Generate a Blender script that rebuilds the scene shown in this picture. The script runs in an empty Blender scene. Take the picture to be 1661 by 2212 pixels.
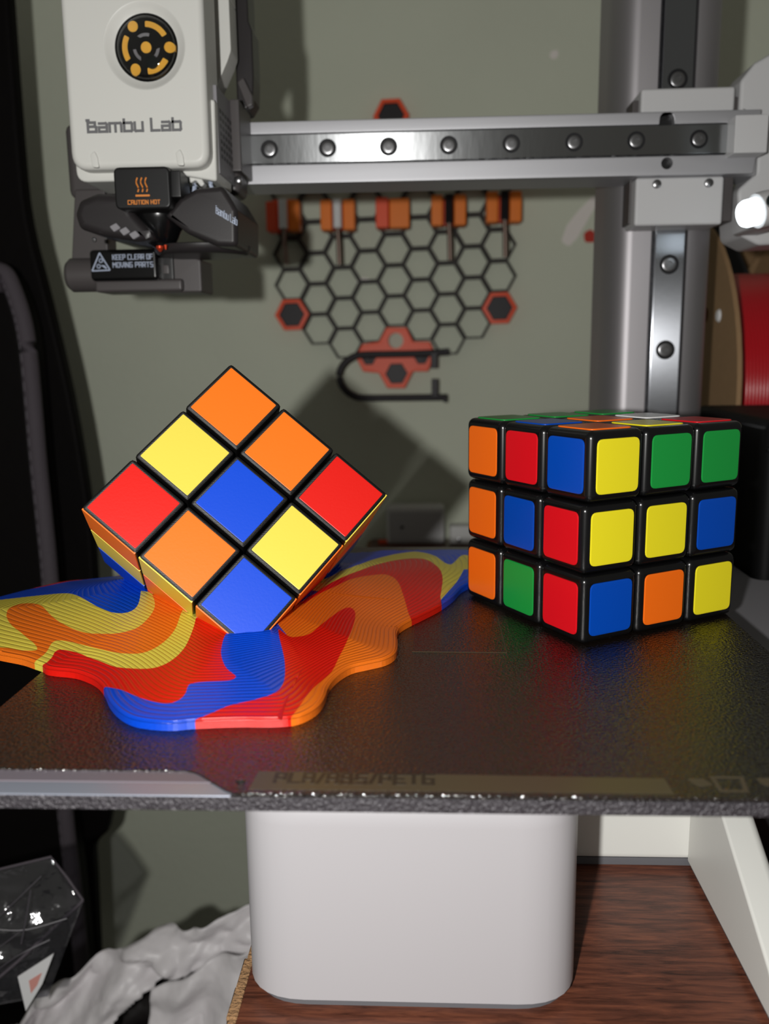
import bpy, bmesh, math, random
import numpy as np
from mathutils import Vector, Matrix, noise
from mathutils.geometry import delaunay_2d_cdt, tessellate_polygon

random.seed(7)
SC = bpy.context.scene
COL = SC.collection
MM = 0.001

# ------------------------------------------------------------------ camera
def cam_axes(pitch, yaw, roll):
    f = Vector((math.sin(yaw)*math.cos(pitch), math.cos(yaw)*math.cos(pitch), math.sin(pitch)))
    r = Vector((math.cos(yaw), -math.sin(yaw), 0))
    u = r.cross(f)
    c, s = math.cos(roll), math.sin(roll)
    return c*r+s*u, -s*r+c*u, f
cr, cu, cf = cam_axes(math.radians(-10.57), math.radians(-2.72), math.radians(-0.73))
cd = bpy.data.cameras.new('camera')
cam = bpy.data.objects.new('camera', cd)
COL.objects.link(cam)
cam.matrix_world = Matrix(((cr.x, cu.x, -cf.x, 3.5*MM), (cr.y, cu.y, -cf.y, -141.4*MM), (cr.z, cu.z, -cf.z, 77.7*MM), (0, 0, 0, 1)))
cd.sensor_fit = 'VERTICAL'
cd.sensor_height = 24
cd.sensor_width = 24
cd.lens = 1875.83/2212*24
cd.clip_start = 0.005
cd.clip_end = 20
cd.dof.use_dof = True
cd.dof.focus_distance = 0.236
cd.dof.aperture_fstop = cd.lens/2.0
SC.camera = cam

# ------------------------------------------------------------------ world, lights, exposure
w = bpy.data.worlds.new('room_dark')
SC.world = w
w.use_nodes = True
w.node_tree.nodes['Background'].inputs[0].default_value = (1.0, 0.97, 0.86, 1)
w.node_tree.nodes['Background'].inputs[1].default_value = 0.085

def light(name, kind, loc, energy, color, size):
    l = bpy.data.lights.new(name, kind)
    l.energy = energy
    l.color = color
    if kind == 'AREA':
        l.size = size
    else:
        l.shadow_soft_size = size
    o = bpy.data.objects.new(name, l)
    COL.objects.link(o)
    o.location = [c*MM for c in loc]
    return o
light('phone_flash', 'POINT', (-37, -185, 81), 4.3, (1.0, 0.985, 0.955), 0.004)

vs = SC.view_settings
vs.view_transform = 'Standard'
vs.look = 'None'
vs.gamma = 1
vs.exposure = 0.0
vs.use_curve_mapping = False

# ------------------------------------------------------------------ materials
def lin(c):
    c = c/255.0
    return c/12.92 if c <= 0.04045 else ((c+0.055)/1.055)**2.4
def srgb(r, g, b):
    return (lin(r), lin(g), lin(b), 1)

def setin(n, key, val):
    if key in n.inputs:
        n.inputs[key].default_value = val
def mat(name, col, rough=0.5, metal=0.0, spec=0.5, bump=0.0, bscale=1000.0, bdist=0.0001, emit=0.0, var=0.0, vscale=20.0,
        layer=0.0, aniso=None, trans=0.0, ior=1.45, coat=0.0, stretch=None, sss=0.0):
    m = bpy.data.materials.new(name)
    m.use_nodes = True
    nt = m.node_tree
    N, L = nt.nodes, nt.links
    b = N['Principled BSDF']
    b.inputs['Base Color'].default_value = col
    b.inputs['Roughness'].default_value = rough
    b.inputs['Metallic'].default_value = metal
    setin(b, 'Specular IOR Level', spec)
    b.inputs['IOR'].default_value = ior
    setin(b, 'Transmission Weight', trans)
    setin(b, 'Coat Weight', coat)
    if emit:
        b.inputs['Emission Color'].default_value = col
        b.inputs['Emission Strength'].default_value = emit
    geo = N.new('ShaderNodeNewGeometry')
    pos = geo.outputs['Position']
    if stretch:
        vm = N.new('ShaderNodeVectorMath')
        vm.operation = 'MULTIPLY'
        L.new(pos, vm.inputs[0])
        vm.inputs[1].default_value = stretch
        pos = vm.outputs[0]
    if var:
        nz = N.new('ShaderNodeTexNoise')
        nz.inputs['Scale'].default_value = vscale
        nz.inputs['Detail'].default_value = 5
        L.new(pos, nz.inputs['Vector'])
        mx = N.new('ShaderNodeMix')
        mx.data_type = 'RGBA'
        L.new(nz.outputs['Fac'], mx.inputs[0])
        mx.inputs[6].default_value = tuple(c*(1-var) for c in col[:3])+(1,)
        mx.inputs[7].default_value = tuple(min(1, c*(1+var)) for c in col[:3])+(1,)
        L.new(mx.outputs[2], b.inputs['Base Color'])
    nrm = None
    if bump:
        nz = N.new('ShaderNodeTexNoise')
        nz.inputs['Scale'].default_value = bscale
        nz.inputs['Detail'].default_value = 2
        L.new(pos, nz.inputs['Vector'])
        bp = N.new('ShaderNodeBump')
        bp.inputs['Strength'].default_value = bump
        bp.inputs['Distance'].default_value = bdist
        L.new(nz.outputs['Fac'], bp.inputs['Height'])
        nrm = bp.outputs['Normal']
    if layer:
        # printed layer lines: small steps every 0.2 mm of height
        sp = N.new('ShaderNodeSeparateXYZ')
        L.new(geo.outputs['Position'], sp.inputs[0])
        m1 = N.new('ShaderNodeMath'); m1.operation = 'MULTIPLY'; m1.inputs[1].default_value = 1/0.00021
        L.new(sp.outputs['Z'], m1.inputs[0])
        m2 = N.new('ShaderNodeMath'); m2.operation = 'FRACT'
        L.new(m1.outputs[0], m2.inputs[0])
        rp = N.new('ShaderNodeValToRGB')
        e = rp.color_ramp.elements
        e[0].position = 0.0; e[0].color = (0, 0, 0, 1)
        e[1].position = 1.0; e[1].color = (0, 0, 0, 1)
        x = e.new(0.22); x.color = (.85, .85, .85, 1)
        x = e.new(0.5); x.color = (1, 1, 1, 1)
        x = e.new(0.8); x.color = (.8, .8, .8, 1)
        rp.color_ramp.interpolation = 'EASE'
        L.new(m2.outputs[0], rp.inputs[0])
        bp = N.new('ShaderNodeBump')
        bp.inputs['Strength'].default_value = layer
        bp.inputs['Distance'].default_value = 0.00025
        L.new(rp.outputs[0], bp.inputs['Height'])
        if nrm:
            L.new(nrm, bp.inputs['Normal'])
        nrm = bp.outputs['Normal']
    if nrm:
        L.new(nrm, b.inputs['Normal'])
    if aniso:
        setin(b, 'Anisotropic', aniso[0])
        cx = N.new('ShaderNodeCombineXYZ')
        for k in range(3):
            cx.inputs[k].default_value = aniso[1][k]
        L.new(cx.outputs[0], b.inputs['Tangent'])
    return m

def wood_mat(name):
    m = mat(name, srgb(96, 50, 30), 0.34, spec=0.5, bump=0.25, bscale=900, bdist=0.0001, stretch=(1, 6, 1))
    nt = m.node_tree; N, L = nt.nodes, nt.links
    b = N['Principled BSDF']
    g = N.new('ShaderNodeNewGeometry')
    v = N.new('ShaderNodeVectorMath'); v.operation = 'MULTIPLY'; v.inputs[1].default_value = (70, 620, 60)
    L.new(g.outputs['Position'], v.inputs[0])
    n1 = N.new('ShaderNodeTexNoise'); n1.inputs['Scale'].default_value = 1.0; n1.inputs['Detail'].default_value = 7; n1.inputs['Roughness'].default_value = 0.65
    n1.inputs['Distortion'].default_value = 0.6
    L.new(v.outputs[0], n1.inputs['Vector'])
    r = N.new('ShaderNodeValToRGB')
    e = r.color_ramp.elements
    e[0].position = 0.30; e[0].color = srgb(46, 25, 18)
    e[1].position = 0.72; e[1].color = srgb(128, 76, 54)
    x = e.new(0.5); x.color = srgb(94, 54, 40)
    L.new(n1.outputs['Fac'], r.inputs[0])
    L.new(r.outputs[0], b.inputs['Base Color'])
    return m

def film_mat(name):
    m = bpy.data.materials.new(name); m.use_nodes = True
    nt = m.node_tree; N, L = nt.nodes, nt.links
    for n in list(N):
        if n.type != 'OUTPUT_MATERIAL':
            N.remove(n)
    out = [n for n in N if n.type == 'OUTPUT_MATERIAL'][0]
    t = N.new('ShaderNodeBsdfTransparent'); t.inputs[0].default_value = (.86, .86, .88, 1)
    g = N.new('ShaderNodeBsdfGlossy'); g.inputs['Roughness'].default_value = 0.12
    d = N.new('ShaderNodeBsdfDiffuse'); d.inputs[0].default_value = (.6, .6, .65, 1)
    nz = N.new('ShaderNodeTexNoise'); nz.inputs['Scale'].default_value = 60; nz.inputs['Detail'].default_value = 3
    geo = N.new('ShaderNodeNewGeometry'); L.new(geo.outputs['Position'], nz.inputs['Vector'])
    bp = N.new('ShaderNodeBump'); bp.inputs['Distance'].default_value = 0.006; bp.inputs['Strength'].default_value = 0.9
    L.new(nz.outputs['Fac'], bp.inputs['Height']); L.new(bp.outputs['Normal'], g.inputs['Normal'])
    a = N.new('ShaderNodeMixShader'); a.inputs[0].default_value = 0.9
    L.new(d.outputs[0], a.inputs[1]); L.new(g.outputs[0], a.inputs[2])
    x = N.new('ShaderNodeMixShader'); x.inputs[0].default_value = 0.13
    L.new(t.outputs[0], x.inputs[1]); L.new(a.outputs[0], x.inputs[2])
    L.new(x.outputs[0], out.inputs['Surface'])
    return m

M = {}
M['wall'] = mat('wall_sage_paint', srgb(220, 225, 206), 0.8, spec=0.2, bump=0.35, bscale=180, bdist=0.0012, var=0.05, vscale=14)
M['paint_patch'] = mat('wall_filler', srgb(250, 244, 238), 0.8)
M['red_paint'] = mat('wall_red_mark', srgb(200, 60, 45), 0.7)
M['floor'] = mat('floor_carpet', srgb(60, 55, 52), 0.95, bump=0.8, bscale=400, bdist=0.002, var=0.2, vscale=100)
M['wood'] = wood_mat('desk_wood')
M['chip'] = mat('raw_chipboard', srgb(150, 115, 80), 0.9, bump=1.0, bscale=900, bdist=0.0008, var=0.35, vscale=600)
M['white'] = mat('white_plastic', srgb(208, 208, 203), 0.42, spec=0.4, bump=0.08, bscale=2500, bdist=0.0001)
M['basewhite'] = mat('base_white_plastic', srgb(166, 164, 167), 0.38, spec=0.4, bump=0.1, bscale=2500, bdist=0.0001)
M['greyfoot'] = mat('grey_rubber_foot', srgb(92, 92, 96), 0.7)
M['palegrey'] = mat('pale_grey_plastic', srgb(190, 190, 191), 0.45)
M['midgrey'] = mat('mid_grey_plastic', srgb(130, 128, 132), 0.5)
M['darkgrey'] = mat('dark_grey_plastic', srgb(72, 68, 68), 0.42, spec=0.5, bump=0.1, bscale=2500)
M['duct'] = mat('charcoal_plastic', srgb(41, 38, 39), 0.38, spec=0.5, bump=0.1, bscale=2500)
M['black'] = mat('black_plastic', srgb(20, 20, 21), 0.4)
M['deepblack'] = mat('shade_black', srgb(9, 9, 10), 0.6, spec=0.2)  # near-black that paints in the shade behind the puzzle cube
M['blackgloss'] = mat('glossy_black_plastic', srgb(12, 12, 13), 0.22, spec=0.6)
M['printblack'] = mat('printed_black_plastic', srgb(13, 12, 12), 0.36, layer=0.3)
M['alu'] = mat('blasted_aluminium', srgb(178, 178, 182), 0.48, metal=0.75, bump=0.25, bscale=5000, bdist=0.00006)
M['column'] = mat('anodised_aluminium', srgb(172, 169, 172), 0.54, metal=0.9, bump=0.1, bscale=5000, bdist=0.00005)
M['groove'] = mat('dark_groove', srgb(60, 58, 60), 0.5, metal=0.5)
M['rail_x'] = mat('ground_steel_rail', srgb(168, 170, 172), 0.34, metal=1.0, aniso=(0.96, (0, 0, 1)), bump=0.12, bscale=300, bdist=0.0002, stretch=(1, 1, .3))
M['rail_z'] = mat('ground_steel_column_rail', srgb(165, 168, 174), 0.23, metal=1.0, aniso=(0.96, (1, 0, 0)), bump=0.05, bscale=250, bdist=0.0001)
M['screw'] = mat('steel_screw', srgb(150, 150, 152), 0.3, metal=1.0)
M['screwdark'] = mat('screw_recess', srgb(30, 30, 32), 0.5, metal=0.5)
M['strip'] = mat('satin_bed_strip', srgb(116, 109, 117), 0.45, metal=0.25)
M['lip'] = mat('bed_lip_painted_light', srgb(146, 151, 164), 0.3, metal=0.4)  # brighter copy of the strip: light on its tilted lower edge painted in
M['bededge'] = mat('speckled_bed_edge', srgb(56, 53, 57), 0.36, metal=0.3, spec=0.6, bump=1.0, bscale=1700, bdist=0.0007, var=0.4, vscale=1500)
M['heatbed'] = mat('heatbed_metal', srgb(60, 58, 60), 0.5, metal=0.4)
M['plate'] = mat('textured_build_plate', srgb(24, 18, 14), 0.16, spec=0.9, ior=1.75, bump=0.9, bscale=1350, bdist=0.0005)
M['platelabel'] = mat('plate_label_band', srgb(72, 62, 44), 0.4, spec=0.6)
M['platetext'] = mat('plate_label_text', srgb(46, 38, 27), 0.4)
M['gold'] = mat('amber_print', srgb(246, 184, 66), 0.45)
M['orangeprint'] = mat('orange_print', srgb(216, 130, 50), 0.5)
M['greyprint'] = mat('grey_print', srgb(104, 104, 106), 0.5)
M['paleprint'] = mat('pale_print', srgb(165, 175, 195), 0.5)
M['glass'] = mat('clear_dome', (1, 1, 1, 1), 0.02, trans=1.0, ior=1.45)
M['copper'] = mat('copper_nozzle', srgb(200, 70, 40), 0.35, metal=0.6)
M['ledlamp'] = mat('led_window', (0.86, 0.95, 1.0, 1), 0.4, emit=3.2)
M['lens'] = mat('dark_lens', srgb(22, 30, 30), 0.08, spec=0.9)
M['hexblack'] = mat('panel_black_plastic', srgb(50, 46, 42), 0.6)
M['insertblack'] = mat('insert_black_plastic', srgb(36, 32, 36), 0.5)
M['orangepla'] = mat('orange_plastic', srgb(255, 132, 24), 0.45)
M['redorange'] = mat('red_orange_plastic', srgb(255, 92, 50), 0.45)
M['steel'] = mat('tool_steel', srgb(150, 130, 120), 0.35, metal=0.9)
M['toolwhite'] = mat('white_handle', srgb(246, 246, 246), 0.5)
M['leather'] = mat('black_leather', srgb(11, 8, 8), 0.65, spec=0.15, bump=0.3, bscale=90, bdist=0.001)
M['piping'] = mat('charcoal_piping', srgb(86, 80, 86), 0.7, spec=0.2, bump=0.4, bscale=400, bdist=0.001)
M['stitch'] = mat('grey_stitch', srgb(104, 98, 106), 0.6)
M['film'] = film_mat('clear_film')
M['crease'] = mat('film_crease', srgb(72, 68, 74), 0.4)
M['bagwhite'] = mat('crumpled_white_plastic', srgb(226, 222, 224), 0.4, spec=0.5, bump=0.6, bscale=60, bdist=0.006)
M['bagshade'] = mat('bag_hole_shade', srgb(36, 33, 33), 0.5, bump=0.6, bscale=60, bdist=0.006)  # dark colour painting in the shade seen through the bag hole
M['paper'] = mat('paper_label', srgb(225, 225, 226), 0.7)
M['redink'] = mat('red_ink', srgb(214, 150, 140), 0.7)
M['cardboard'] = mat('brown_cardboard', srgb(150, 120, 86), 0.8, var=0.1, vscale=200)
M['filament'] = mat('red_filament', srgb(190, 22, 34), 0.26, spec=0.6)
M['graybox'] = mat('offwhite_plastic', srgb(214, 214, 212), 0.5)
# printed cube filaments (layer lines)
PC = {'o': (234, 113, 22), 'y': (220, 203, 76), 'b': (0, 68, 200), 'r': (212, 20, 9)}
for k, c in PC.items():
    M['p'+k] = mat('printed_filament_'+k, srgb(*c), 0.3, spec=0.55, layer=0.6)
    M['t'+k] = mat('printed_tile_'+k, srgb(*c), 0.42, spec=0.5, bump=0.14, bscale=1400, bdist=0.0001)
# store-bought cube
for k, c in {'o': (234, 104, 18), 'y': (226, 212, 34), 'b': (0, 66, 168), 'r': (206, 16, 28), 'g': (24, 140, 58), 'w': (225, 225, 225)}.items():
    M['s'+k] = mat('sticker_'+k, srgb(*c), 0.3, spec=0.5)

# ------------------------------------------------------------------ mesh helpers (all coordinates in millimetres)
def finish(me, m, smooth):
    if m:
        me.materials.append(m)
    if smooth:
        me.polygons.foreach_set('use_smooth', [True]*len(me.polygons))
        try:
            me.set_sharp_from_angle(angle=math.radians(38))
        except Exception:
            pass
    me.update()

def link(name, me, parent=None, kind=None, label=None, cat=None, group=None):
    o = bpy.data.objects.new(name, me)
    COL.objects.link(o)
    if me is not None and me.get('wn'):
        wm = o.modifiers.new('weighted_normals', 'WEIGHTED_NORMAL')
        wm.keep_sharp = True
    if parent is not None:
        o.parent = parent
        if parent.type == 'EMPTY':
            o.matrix_parent_inverse = parent.matrix_basis.inverted()
    if kind: o['kind'] = kind
    if label: o['label'] = label
    if cat: o['category'] = cat
    if group: o['group'] = group
    return o

def thing(name, loc, label, cat, group=None):
    o = bpy.data.objects.new(name, None)
    COL.objects.link(o)
    o.empty_display_size = 0.01
    o.location = [c*MM for c in loc]
    o['label'] = label
    o['category'] = cat
    if group: o['group'] = group
    return o

def mk(name, V, F, m, smooth=True):
    me = bpy.data.meshes.new(name)
    me.from_pydata([tuple(c*MM for c in v) for v in V], [], F)
    finish(me, m, smooth)
    return me

def from_bm(name, bm, m, smooth=True):
    me = bpy.data.meshes.new(name)
    bmesh.ops.recalc_face_normals(bm, faces=bm.faces)
    bm.to_mesh(me)
    bm.free()
    me.transform(Matrix.Scale(MM, 4))
    finish(me, m, smooth)
    if smooth: me['wn'] = 1
    return me

def bm_rbox(bm, x0, x1, y0, y1, z0, z1, r=0.5, seg=2, T=None):
    t = bmesh.new()
    bmesh.ops.create_cube(t, size=1)
    for v in t.verts:
        v.co = Vector(((x0+x1)/2+v.co.x*(x1-x0), (y0+y1)/2+v.co.y*(y1-y0), (z0+z1)/2+v.co.z*(z1-z0)))
    if r > 0:
        bmesh.ops.bevel(t, geom=list(t.edges), offset=r, segments=seg, affect='EDGES', profile=0.5)
    if T is not None:
        bmesh.ops.transform(t, matrix=T, verts=t.verts)
    merge(bm, t)
def merge(bm, t):
    mp = {}
    for v in t.verts:
        mp[v] = bm.verts.new(v.co)
    for f in t.faces:
        try:
            bm.faces.new([mp[v] for v in f.verts])
        except ValueError:
            pass
    t.free()

def rbox(name, x0, x1, y0, y1, z0, z1, m, parent=None, r=0.5, seg=2, T=None, **kw):
    bm = bmesh.new()
    bm_rbox(bm, x0, x1, y0, y1, z0, z1, r, seg, T)
    return link(name, from_bm(name, bm, m), parent, **kw)

def frame(axis):
    a = Vector(axis).normalized()
    h = Vector((0, 0, 1)) if abs(a.z) < 0.9 else Vector((1, 0, 0))
    u = h.cross(a).normalized()
    return u, a.cross(u), a

def bm_lathe(bm, prof, c, axis, n=24, cap=True):
    u, v, a = frame(axis)
    c = Vector(c)
    rings = []
    for r, h in prof:
        if r < 1e-6:
            rings.append([bm.verts.new(c+a*h)])
        else:
            rings.append([bm.verts.new(c+a*h+(u*math.cos(t)+v*math.sin(t))*r) for t in [2*math.pi*i/n for i in range(n)]])
    for A, B in zip(rings, rings[1:]):
        for i in range(n):
            j = (i+1) % n
            q = []
            for w_ in (A[i % len(A)], A[j % len(A)], B[j % len(B)], B[i % len(B)]):
                if w_ not in q:
                    q.append(w_)
            if len(q) > 2:
                bm.faces.new(q)
    for R in (rings[0], rings[-1]):
        if cap and len(R) > 2:
            bm.faces.new(R)
def lathe(name, prof, c, axis, m, parent=None, n=24, **kw):
    bm = bmesh.new()
    bm_lathe(bm, prof, c, axis, n)
    return link(name, from_bm(name, bm, m), parent, **kw)

def bm_tube(bm, P, r, n=10, flat=None):
    P = [Vector(p) for p in P]
    rings = []
    up = Vector((0, 0, 1))
    for i, p in enumerate(P):
        d = (P[min(i+1, len(P)-1)]-P[max(i-1, 0)]).normalized()
        u = up.cross(d)
        if u.length < 0.05:
            u = Vector((0, 1, 0)).cross(d)
        u.normalize()
        v = d.cross(u)
        rr = r[i] if isinstance(r, (list, tuple)) else r
        rings.append([bm.verts.new(p+(u*math.cos(t)+v*math.sin(t))*rr) for t in [2*math.pi*k/n for k in range(n)]])
    for A, B in zip(rings, rings[1:]):
        for k in range(n):
            bm.faces.new((A[k], A[(k+1) % n], B[(k+1) % n], B[k]))
    bm.faces.new(rings[0]); bm.faces.new(rings[-1])
def tube(name, P, r, m, parent=None, n=10, **kw):
    bm = bmesh.new()
    bm_tube(bm, P, r, n)
    return link(name, from_bm(name, bm, m), parent, **kw)

def round_poly(pts, r, seg=5):
    out = []
    n = len(pts)
    for i in range(n):
        a, b, c = Vector(pts[i-1]), Vector(pts[i]), Vector(pts[(i+1) % n])
        rr = r[i] if isinstance(r, (list, tuple)) else r
        if rr <= 0:
            out.append(tuple(b)); continue
        d1, d2 = (a-b), (c-b)
        l1, l2 = d1.length, d2.length
        d1.normalize(); d2.normalize()
        ang = d1.angle(d2)
        t = min(rr/math.tan(ang/2), l1*.48, l2*.48)
        p, q = b+d1*t, b+d2*t
        for k in range(seg+1):
            s = k/seg
            out.append(tuple((1-s)**2*p+2*s*(1-s)*b+s*s*q))
    return out

def inset(pts, d):
    n = len(pts)
    area = sum(pts[i-1][0]*pts[i][1]-pts[i][0]*pts[i-1][1] for i in range(n))
    sg = 1 if area > 0 else -1
    out = []
    for i in range(n):
        a, b, c = Vector(pts[i-1]), Vector(pts[i]), Vector(pts[(i+1) % n])
        e1, e2 = (b-a), (c-b)
        if e1.length < 1e-9: e1 = e2
        if e2.length < 1e-9: e2 = e1
        e1.normalize(); e2.normalize()
        n1, n2 = Vector((-e1.y, e1.x))*sg, Vector((-e2.y, e2.x))*sg
        nn = n1+n2
        if nn.length < 1e-6: nn = n1
        nn.normalize()
        k = max(0.4, nn.dot(n1))
        p = b+nn*(d/k)
        out.append((p.x, p.y))
    return out

def bm_extrude(bm, out, fr, depth, bevel=0.0, seg=3, holes=(), back_bevel=0.0):
    """outline (u,v) on the front plane of frame fr=(origin,u,v,n_out); body goes back by depth"""
    o, u, v, n = [Vector(q) for q in fr]
    P = lambda p, h: bm.verts.new(o+u*p[0]+v*p[1]-n*h)
    rings = []
    if bevel > 0:
        for k in range(seg+1):
            t = k/seg*math.pi/2
            rings.append(([p for p in inset(out, bevel*(1-math.sin(t)))], bevel*(1-math.cos(t))))
    else:
        rings.append((out, 0))
    if back_bevel > 0:
        for k in range(seg+1):
            t = k/seg*math.pi/2
            rings.append((inset(out, back_bevel*(1-math.cos(t))), depth-back_bevel*(1-math.sin(t))))
    else:
        rings.append((out, depth))
    vr = [[P(p, h) for p in pts] for pts, h in rings]
    m = len(out)
    for A, B in zip(vr, vr[1:]):
        for i in range(m):
            bm.faces.new((A[i], A[(i+1) % m], B[(i+1) % m], B[i]))
    for ring, pts, h in ((vr[0], rings[0][0], 0), (vr[-1], rings[-1][0], depth)):
        allv = list(ring)
        loops = [[Vector((p[0], p[1], 0)) for p in pts]]
        for hi, hole in enumerate(holes):
            loops.append([Vector((p[0], p[1], 0)) for p in hole])
            key = ('h', hi, h)
            hv = [P(p, h) for p in hole]
            holev.setdefault((id(bm), hi), {})[h] = hv
            allv += hv
        for t in tessellate_polygon(loops):
            try:
                bm.faces.new([allv[k] for k in t])
            except ValueError:
                pass
    for hi, hole in enumerate(holes):
        d = holev.pop((id(bm), hi))
        A, B = d[0], d[depth]
        for i in range(len(A)):
            bm.faces.new((A[i], A[(i+1) % len(A)], B[(i+1) % len(A)], B[i]))
holev = {}
def extrude(name, out, fr, depth, m, parent=None, bevel=0.0, seg=3, holes=(), back_bevel=0.0, **kw):
    bm = bmesh.new()
    bm_extrude(bm, out, fr, depth, bevel, seg, holes, back_bevel)
    return link(name, from_bm(name, bm, m), parent, **kw)
def FR(y):   # front-facing plane: outline given as (x, z)
    return ((0, y, 0), (1, 0, 0), (0, 0, 1), (0, -1, 0))
def UP(z):   # horizontal plane: outline given as (x, y)
    return ((0, 0, z), (1, 0, 0), (0, 1, 0), (0, 0, 1))
def RT(x):   # plane facing +x: outline given as (y, z)
    return ((x, 0, 0), (0, 1, 0), (0, 0, 1), (1, 0, 0))
def circ(cx, cy, r, n=24, a0=0.0):
    return [(cx+r*math.cos(a0+2*math.pi*i/n), cy+r*math.sin(a0+2*math.pi*i/n)) for i in range(n)]
def rrect(x0, x1, z0, z1, r, seg=5):
    return round_poly([(x0, z0), (x1, z0), (x1, z1), (x0, z1)], r, seg)

# stroke lettering
G = {
 'A': (1, [[(0, 0), (0, 1), (1, 1), (1, 0)], [(0, .45), (1, .45)]]),
 'B': (1, [[(0, 0), (0, 1), (.88, 1), (.88, .52), (0, .52)], [(.88, .52), (1, .45), (1, 0), (0, 0)]]),
 'C': (1, [[(1, 1), (0, 1), (0, 0), (1, 0)]]),
 'D': (1, [[(0, 0), (0, 1), (.8, 1), (1, .8), (1, 0), (0, 0)]]),
 'E': (1, [[(1, 1), (0, 1), (0, 0), (1, 0)], [(0, .5), (.85, .5)]]),
 'F': (1, [[(1, 1), (0, 1), (0, 0)], [(0, .5), (.85, .5)]]),
 'G': (1, [[(1, 1), (0, 1), (0, 0), (1, 0), (1, .5), (.5, .5)]]),
 'H': (1, [[(0, 0), (0, 1)], [(1, 0), (1, 1)], [(0, .5), (1, .5)]]),
 'I': (0, [[(0, 0), (0, 1)]]),
 'K': (1, [[(0, 0), (0, 1)], [(0, .5), (.5, .5), (1, 1)], [(.5, .5), (1, 0)]]),
 'L': (1, [[(0, 1), (0, 0), (1, 0)]]),
 'M': (1.2, [[(0, 0), (0, 1), (.6, .5), (1.2, 1), (1.2, 0)]]),
 'N': (1, [[(0, 0), (0, 1), (1, 0), (1, 1)]]),
 'O': (1, [[(0, 0), (0, 1), (1, 1), (1, 0), (0, 0)]]),
 'P': (1, [[(0, 0), (0, 1), (1, 1), (1, .45), (0, .45)]]),
 'R': (1, [[(0, 0), (0, 1), (1, 1), (1, .45), (0, .45)], [(.45, .45), (1, 0)]]),
 'S': (1, [[(1, 1), (0, 1), (0, .5), (1, .5), (1, 0), (0, 0)]]),
 'T': (1, [[(0, 1), (1, 1)], [(.5, 1), (.5, 0)]]),
 'U': (1, [[(0, 1), (0, 0), (1, 0), (1, 1)]]),
 'V': (1, [[(0, 1), (0, .4), (.5, 0), (1, .4), (1, 1)]]),
 '/': (.5, [[(0, 0), (.5, 1)]]),
 'a': (1, [[(0.05, .72), (.9, .72), (1, .64), (1, 0), (0, 0), (0, .38), (1, .38)]]),
 'm': (1.5, [[(0, 0), (0, .72), (1.4, .72), (1.5, .64), (1.5, 0)], [(.75, .72), (.75, 0)]]),
 'b': (1, [[(0, 1), (0, 0), (.9, 0), (1, .08), (1, .64), (.9, .72), (0, .72)]]),
 'u': (1, [[(0, .72), (0, .08), (.1, 0), (1, 0), (1, .72)]]),
 '1': (1.05, [[(-.1, 1.02), (.12, 1.02)], [(.0, 0), (.0, .82), (.92, .82), (.92, .46), (0, .46)], [(.92, .46), (1.05, .4), (1.05, 0), (0, 0)]]),
}
def bm_text(bm, s, fr, width, height, stroke, lw=0.62, gap=0.34, thick=0.12):
    o, u, v, n = [Vector(q) for q in fr]
    segs, x = [], 0.0
    for ch in s:
        if ch == ' ':
            x += 0.75*lw; continue
        wd, st = G[ch]
        for pl in st:
            for a, b in zip(pl, pl[1:]):
                segs.append(((x+a[0]*lw, a[1]), (x+b[0]*lw, b[1])))
        x += wd*lw+gap
    tot = x-gap
    sx = width/tot
    for si, (a, b) in enumerate(segs):
        th_ = thick+.012*(si % 5)
        A, B = Vector((a[0]*sx, a[1]*height)), Vector((b[0]*sx, b[1]*height))
        d = (B-A)
        if d.length < 1e-6: continue
        d.normalize()
        A -= d*stroke/2; B += d*stroke/2
        q = Vector((-d.y, d.x))*stroke/2
        top = [bm.verts.new(o+u*p.x+v*p.y+n*th_) for p in (A-q, B-q, B+q, A+q)]
        bot = [bm.verts.new(o+u*p.x+v*p.y-n*thick) for p in (A-q, B-q, B+q, A+q)]
        bm.faces.new(top); bm.faces.new(bot)
        for i in range(4):
            bm.faces.new((top[i], top[(i+1) % 4], bot[(i+1) % 4], bot[i]))
def text(name, s, fr, width, height, stroke, m, parent, **kw):
    bm = bmesh.new()
    bm_text(bm, s, fr, width, height, stroke, **kw)
    return link(name, from_bm(name, bm, m, False), parent)

# ------------------------------------------------------------------ the room
def box_struct(name, a, m):
    bm = bmesh.new()
    bm_rbox(bm, *a, r=0)
    return link(name, from_bm(name, bm, m, False), kind='structure')
wall = box_struct('wall_back', (-900, 900, 560, 600, -720, 900), M['wall'])
floor_ = box_struct('floor', (-900, 900, -700, 600, -745, -720), M['floor'])
def blob(name, pts, m, y=560, parent=wall):
    return extrude(name, round_poly(pts, 3, 4), FR(y-0.25), 0.5, m, parent)
blob('filler_smear', [(109, 158), (113, 170), (122, 181), (133, 192), (136, 186), (128, 172), (121, 160), (115, 154)], M['paint_patch'])
blob('red_mark', [(127, 157), (126, 164), (131, 167), (136, 163), (135, 157)], M['red_paint'])
blob('filler_spot', [(97, 290), (98, 294), (103, 295), (104, 291), (101, 288)], M['paint_patch'])
blob('filler_patch', [(-116, 78), (-101, 80), (-98, 47), (-108, 45)], M['wall'])
blob('chip_mark', [(-51, 130), (-46, 134), (-38, 133), (-42, 129)], M['paint_patch'])

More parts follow.
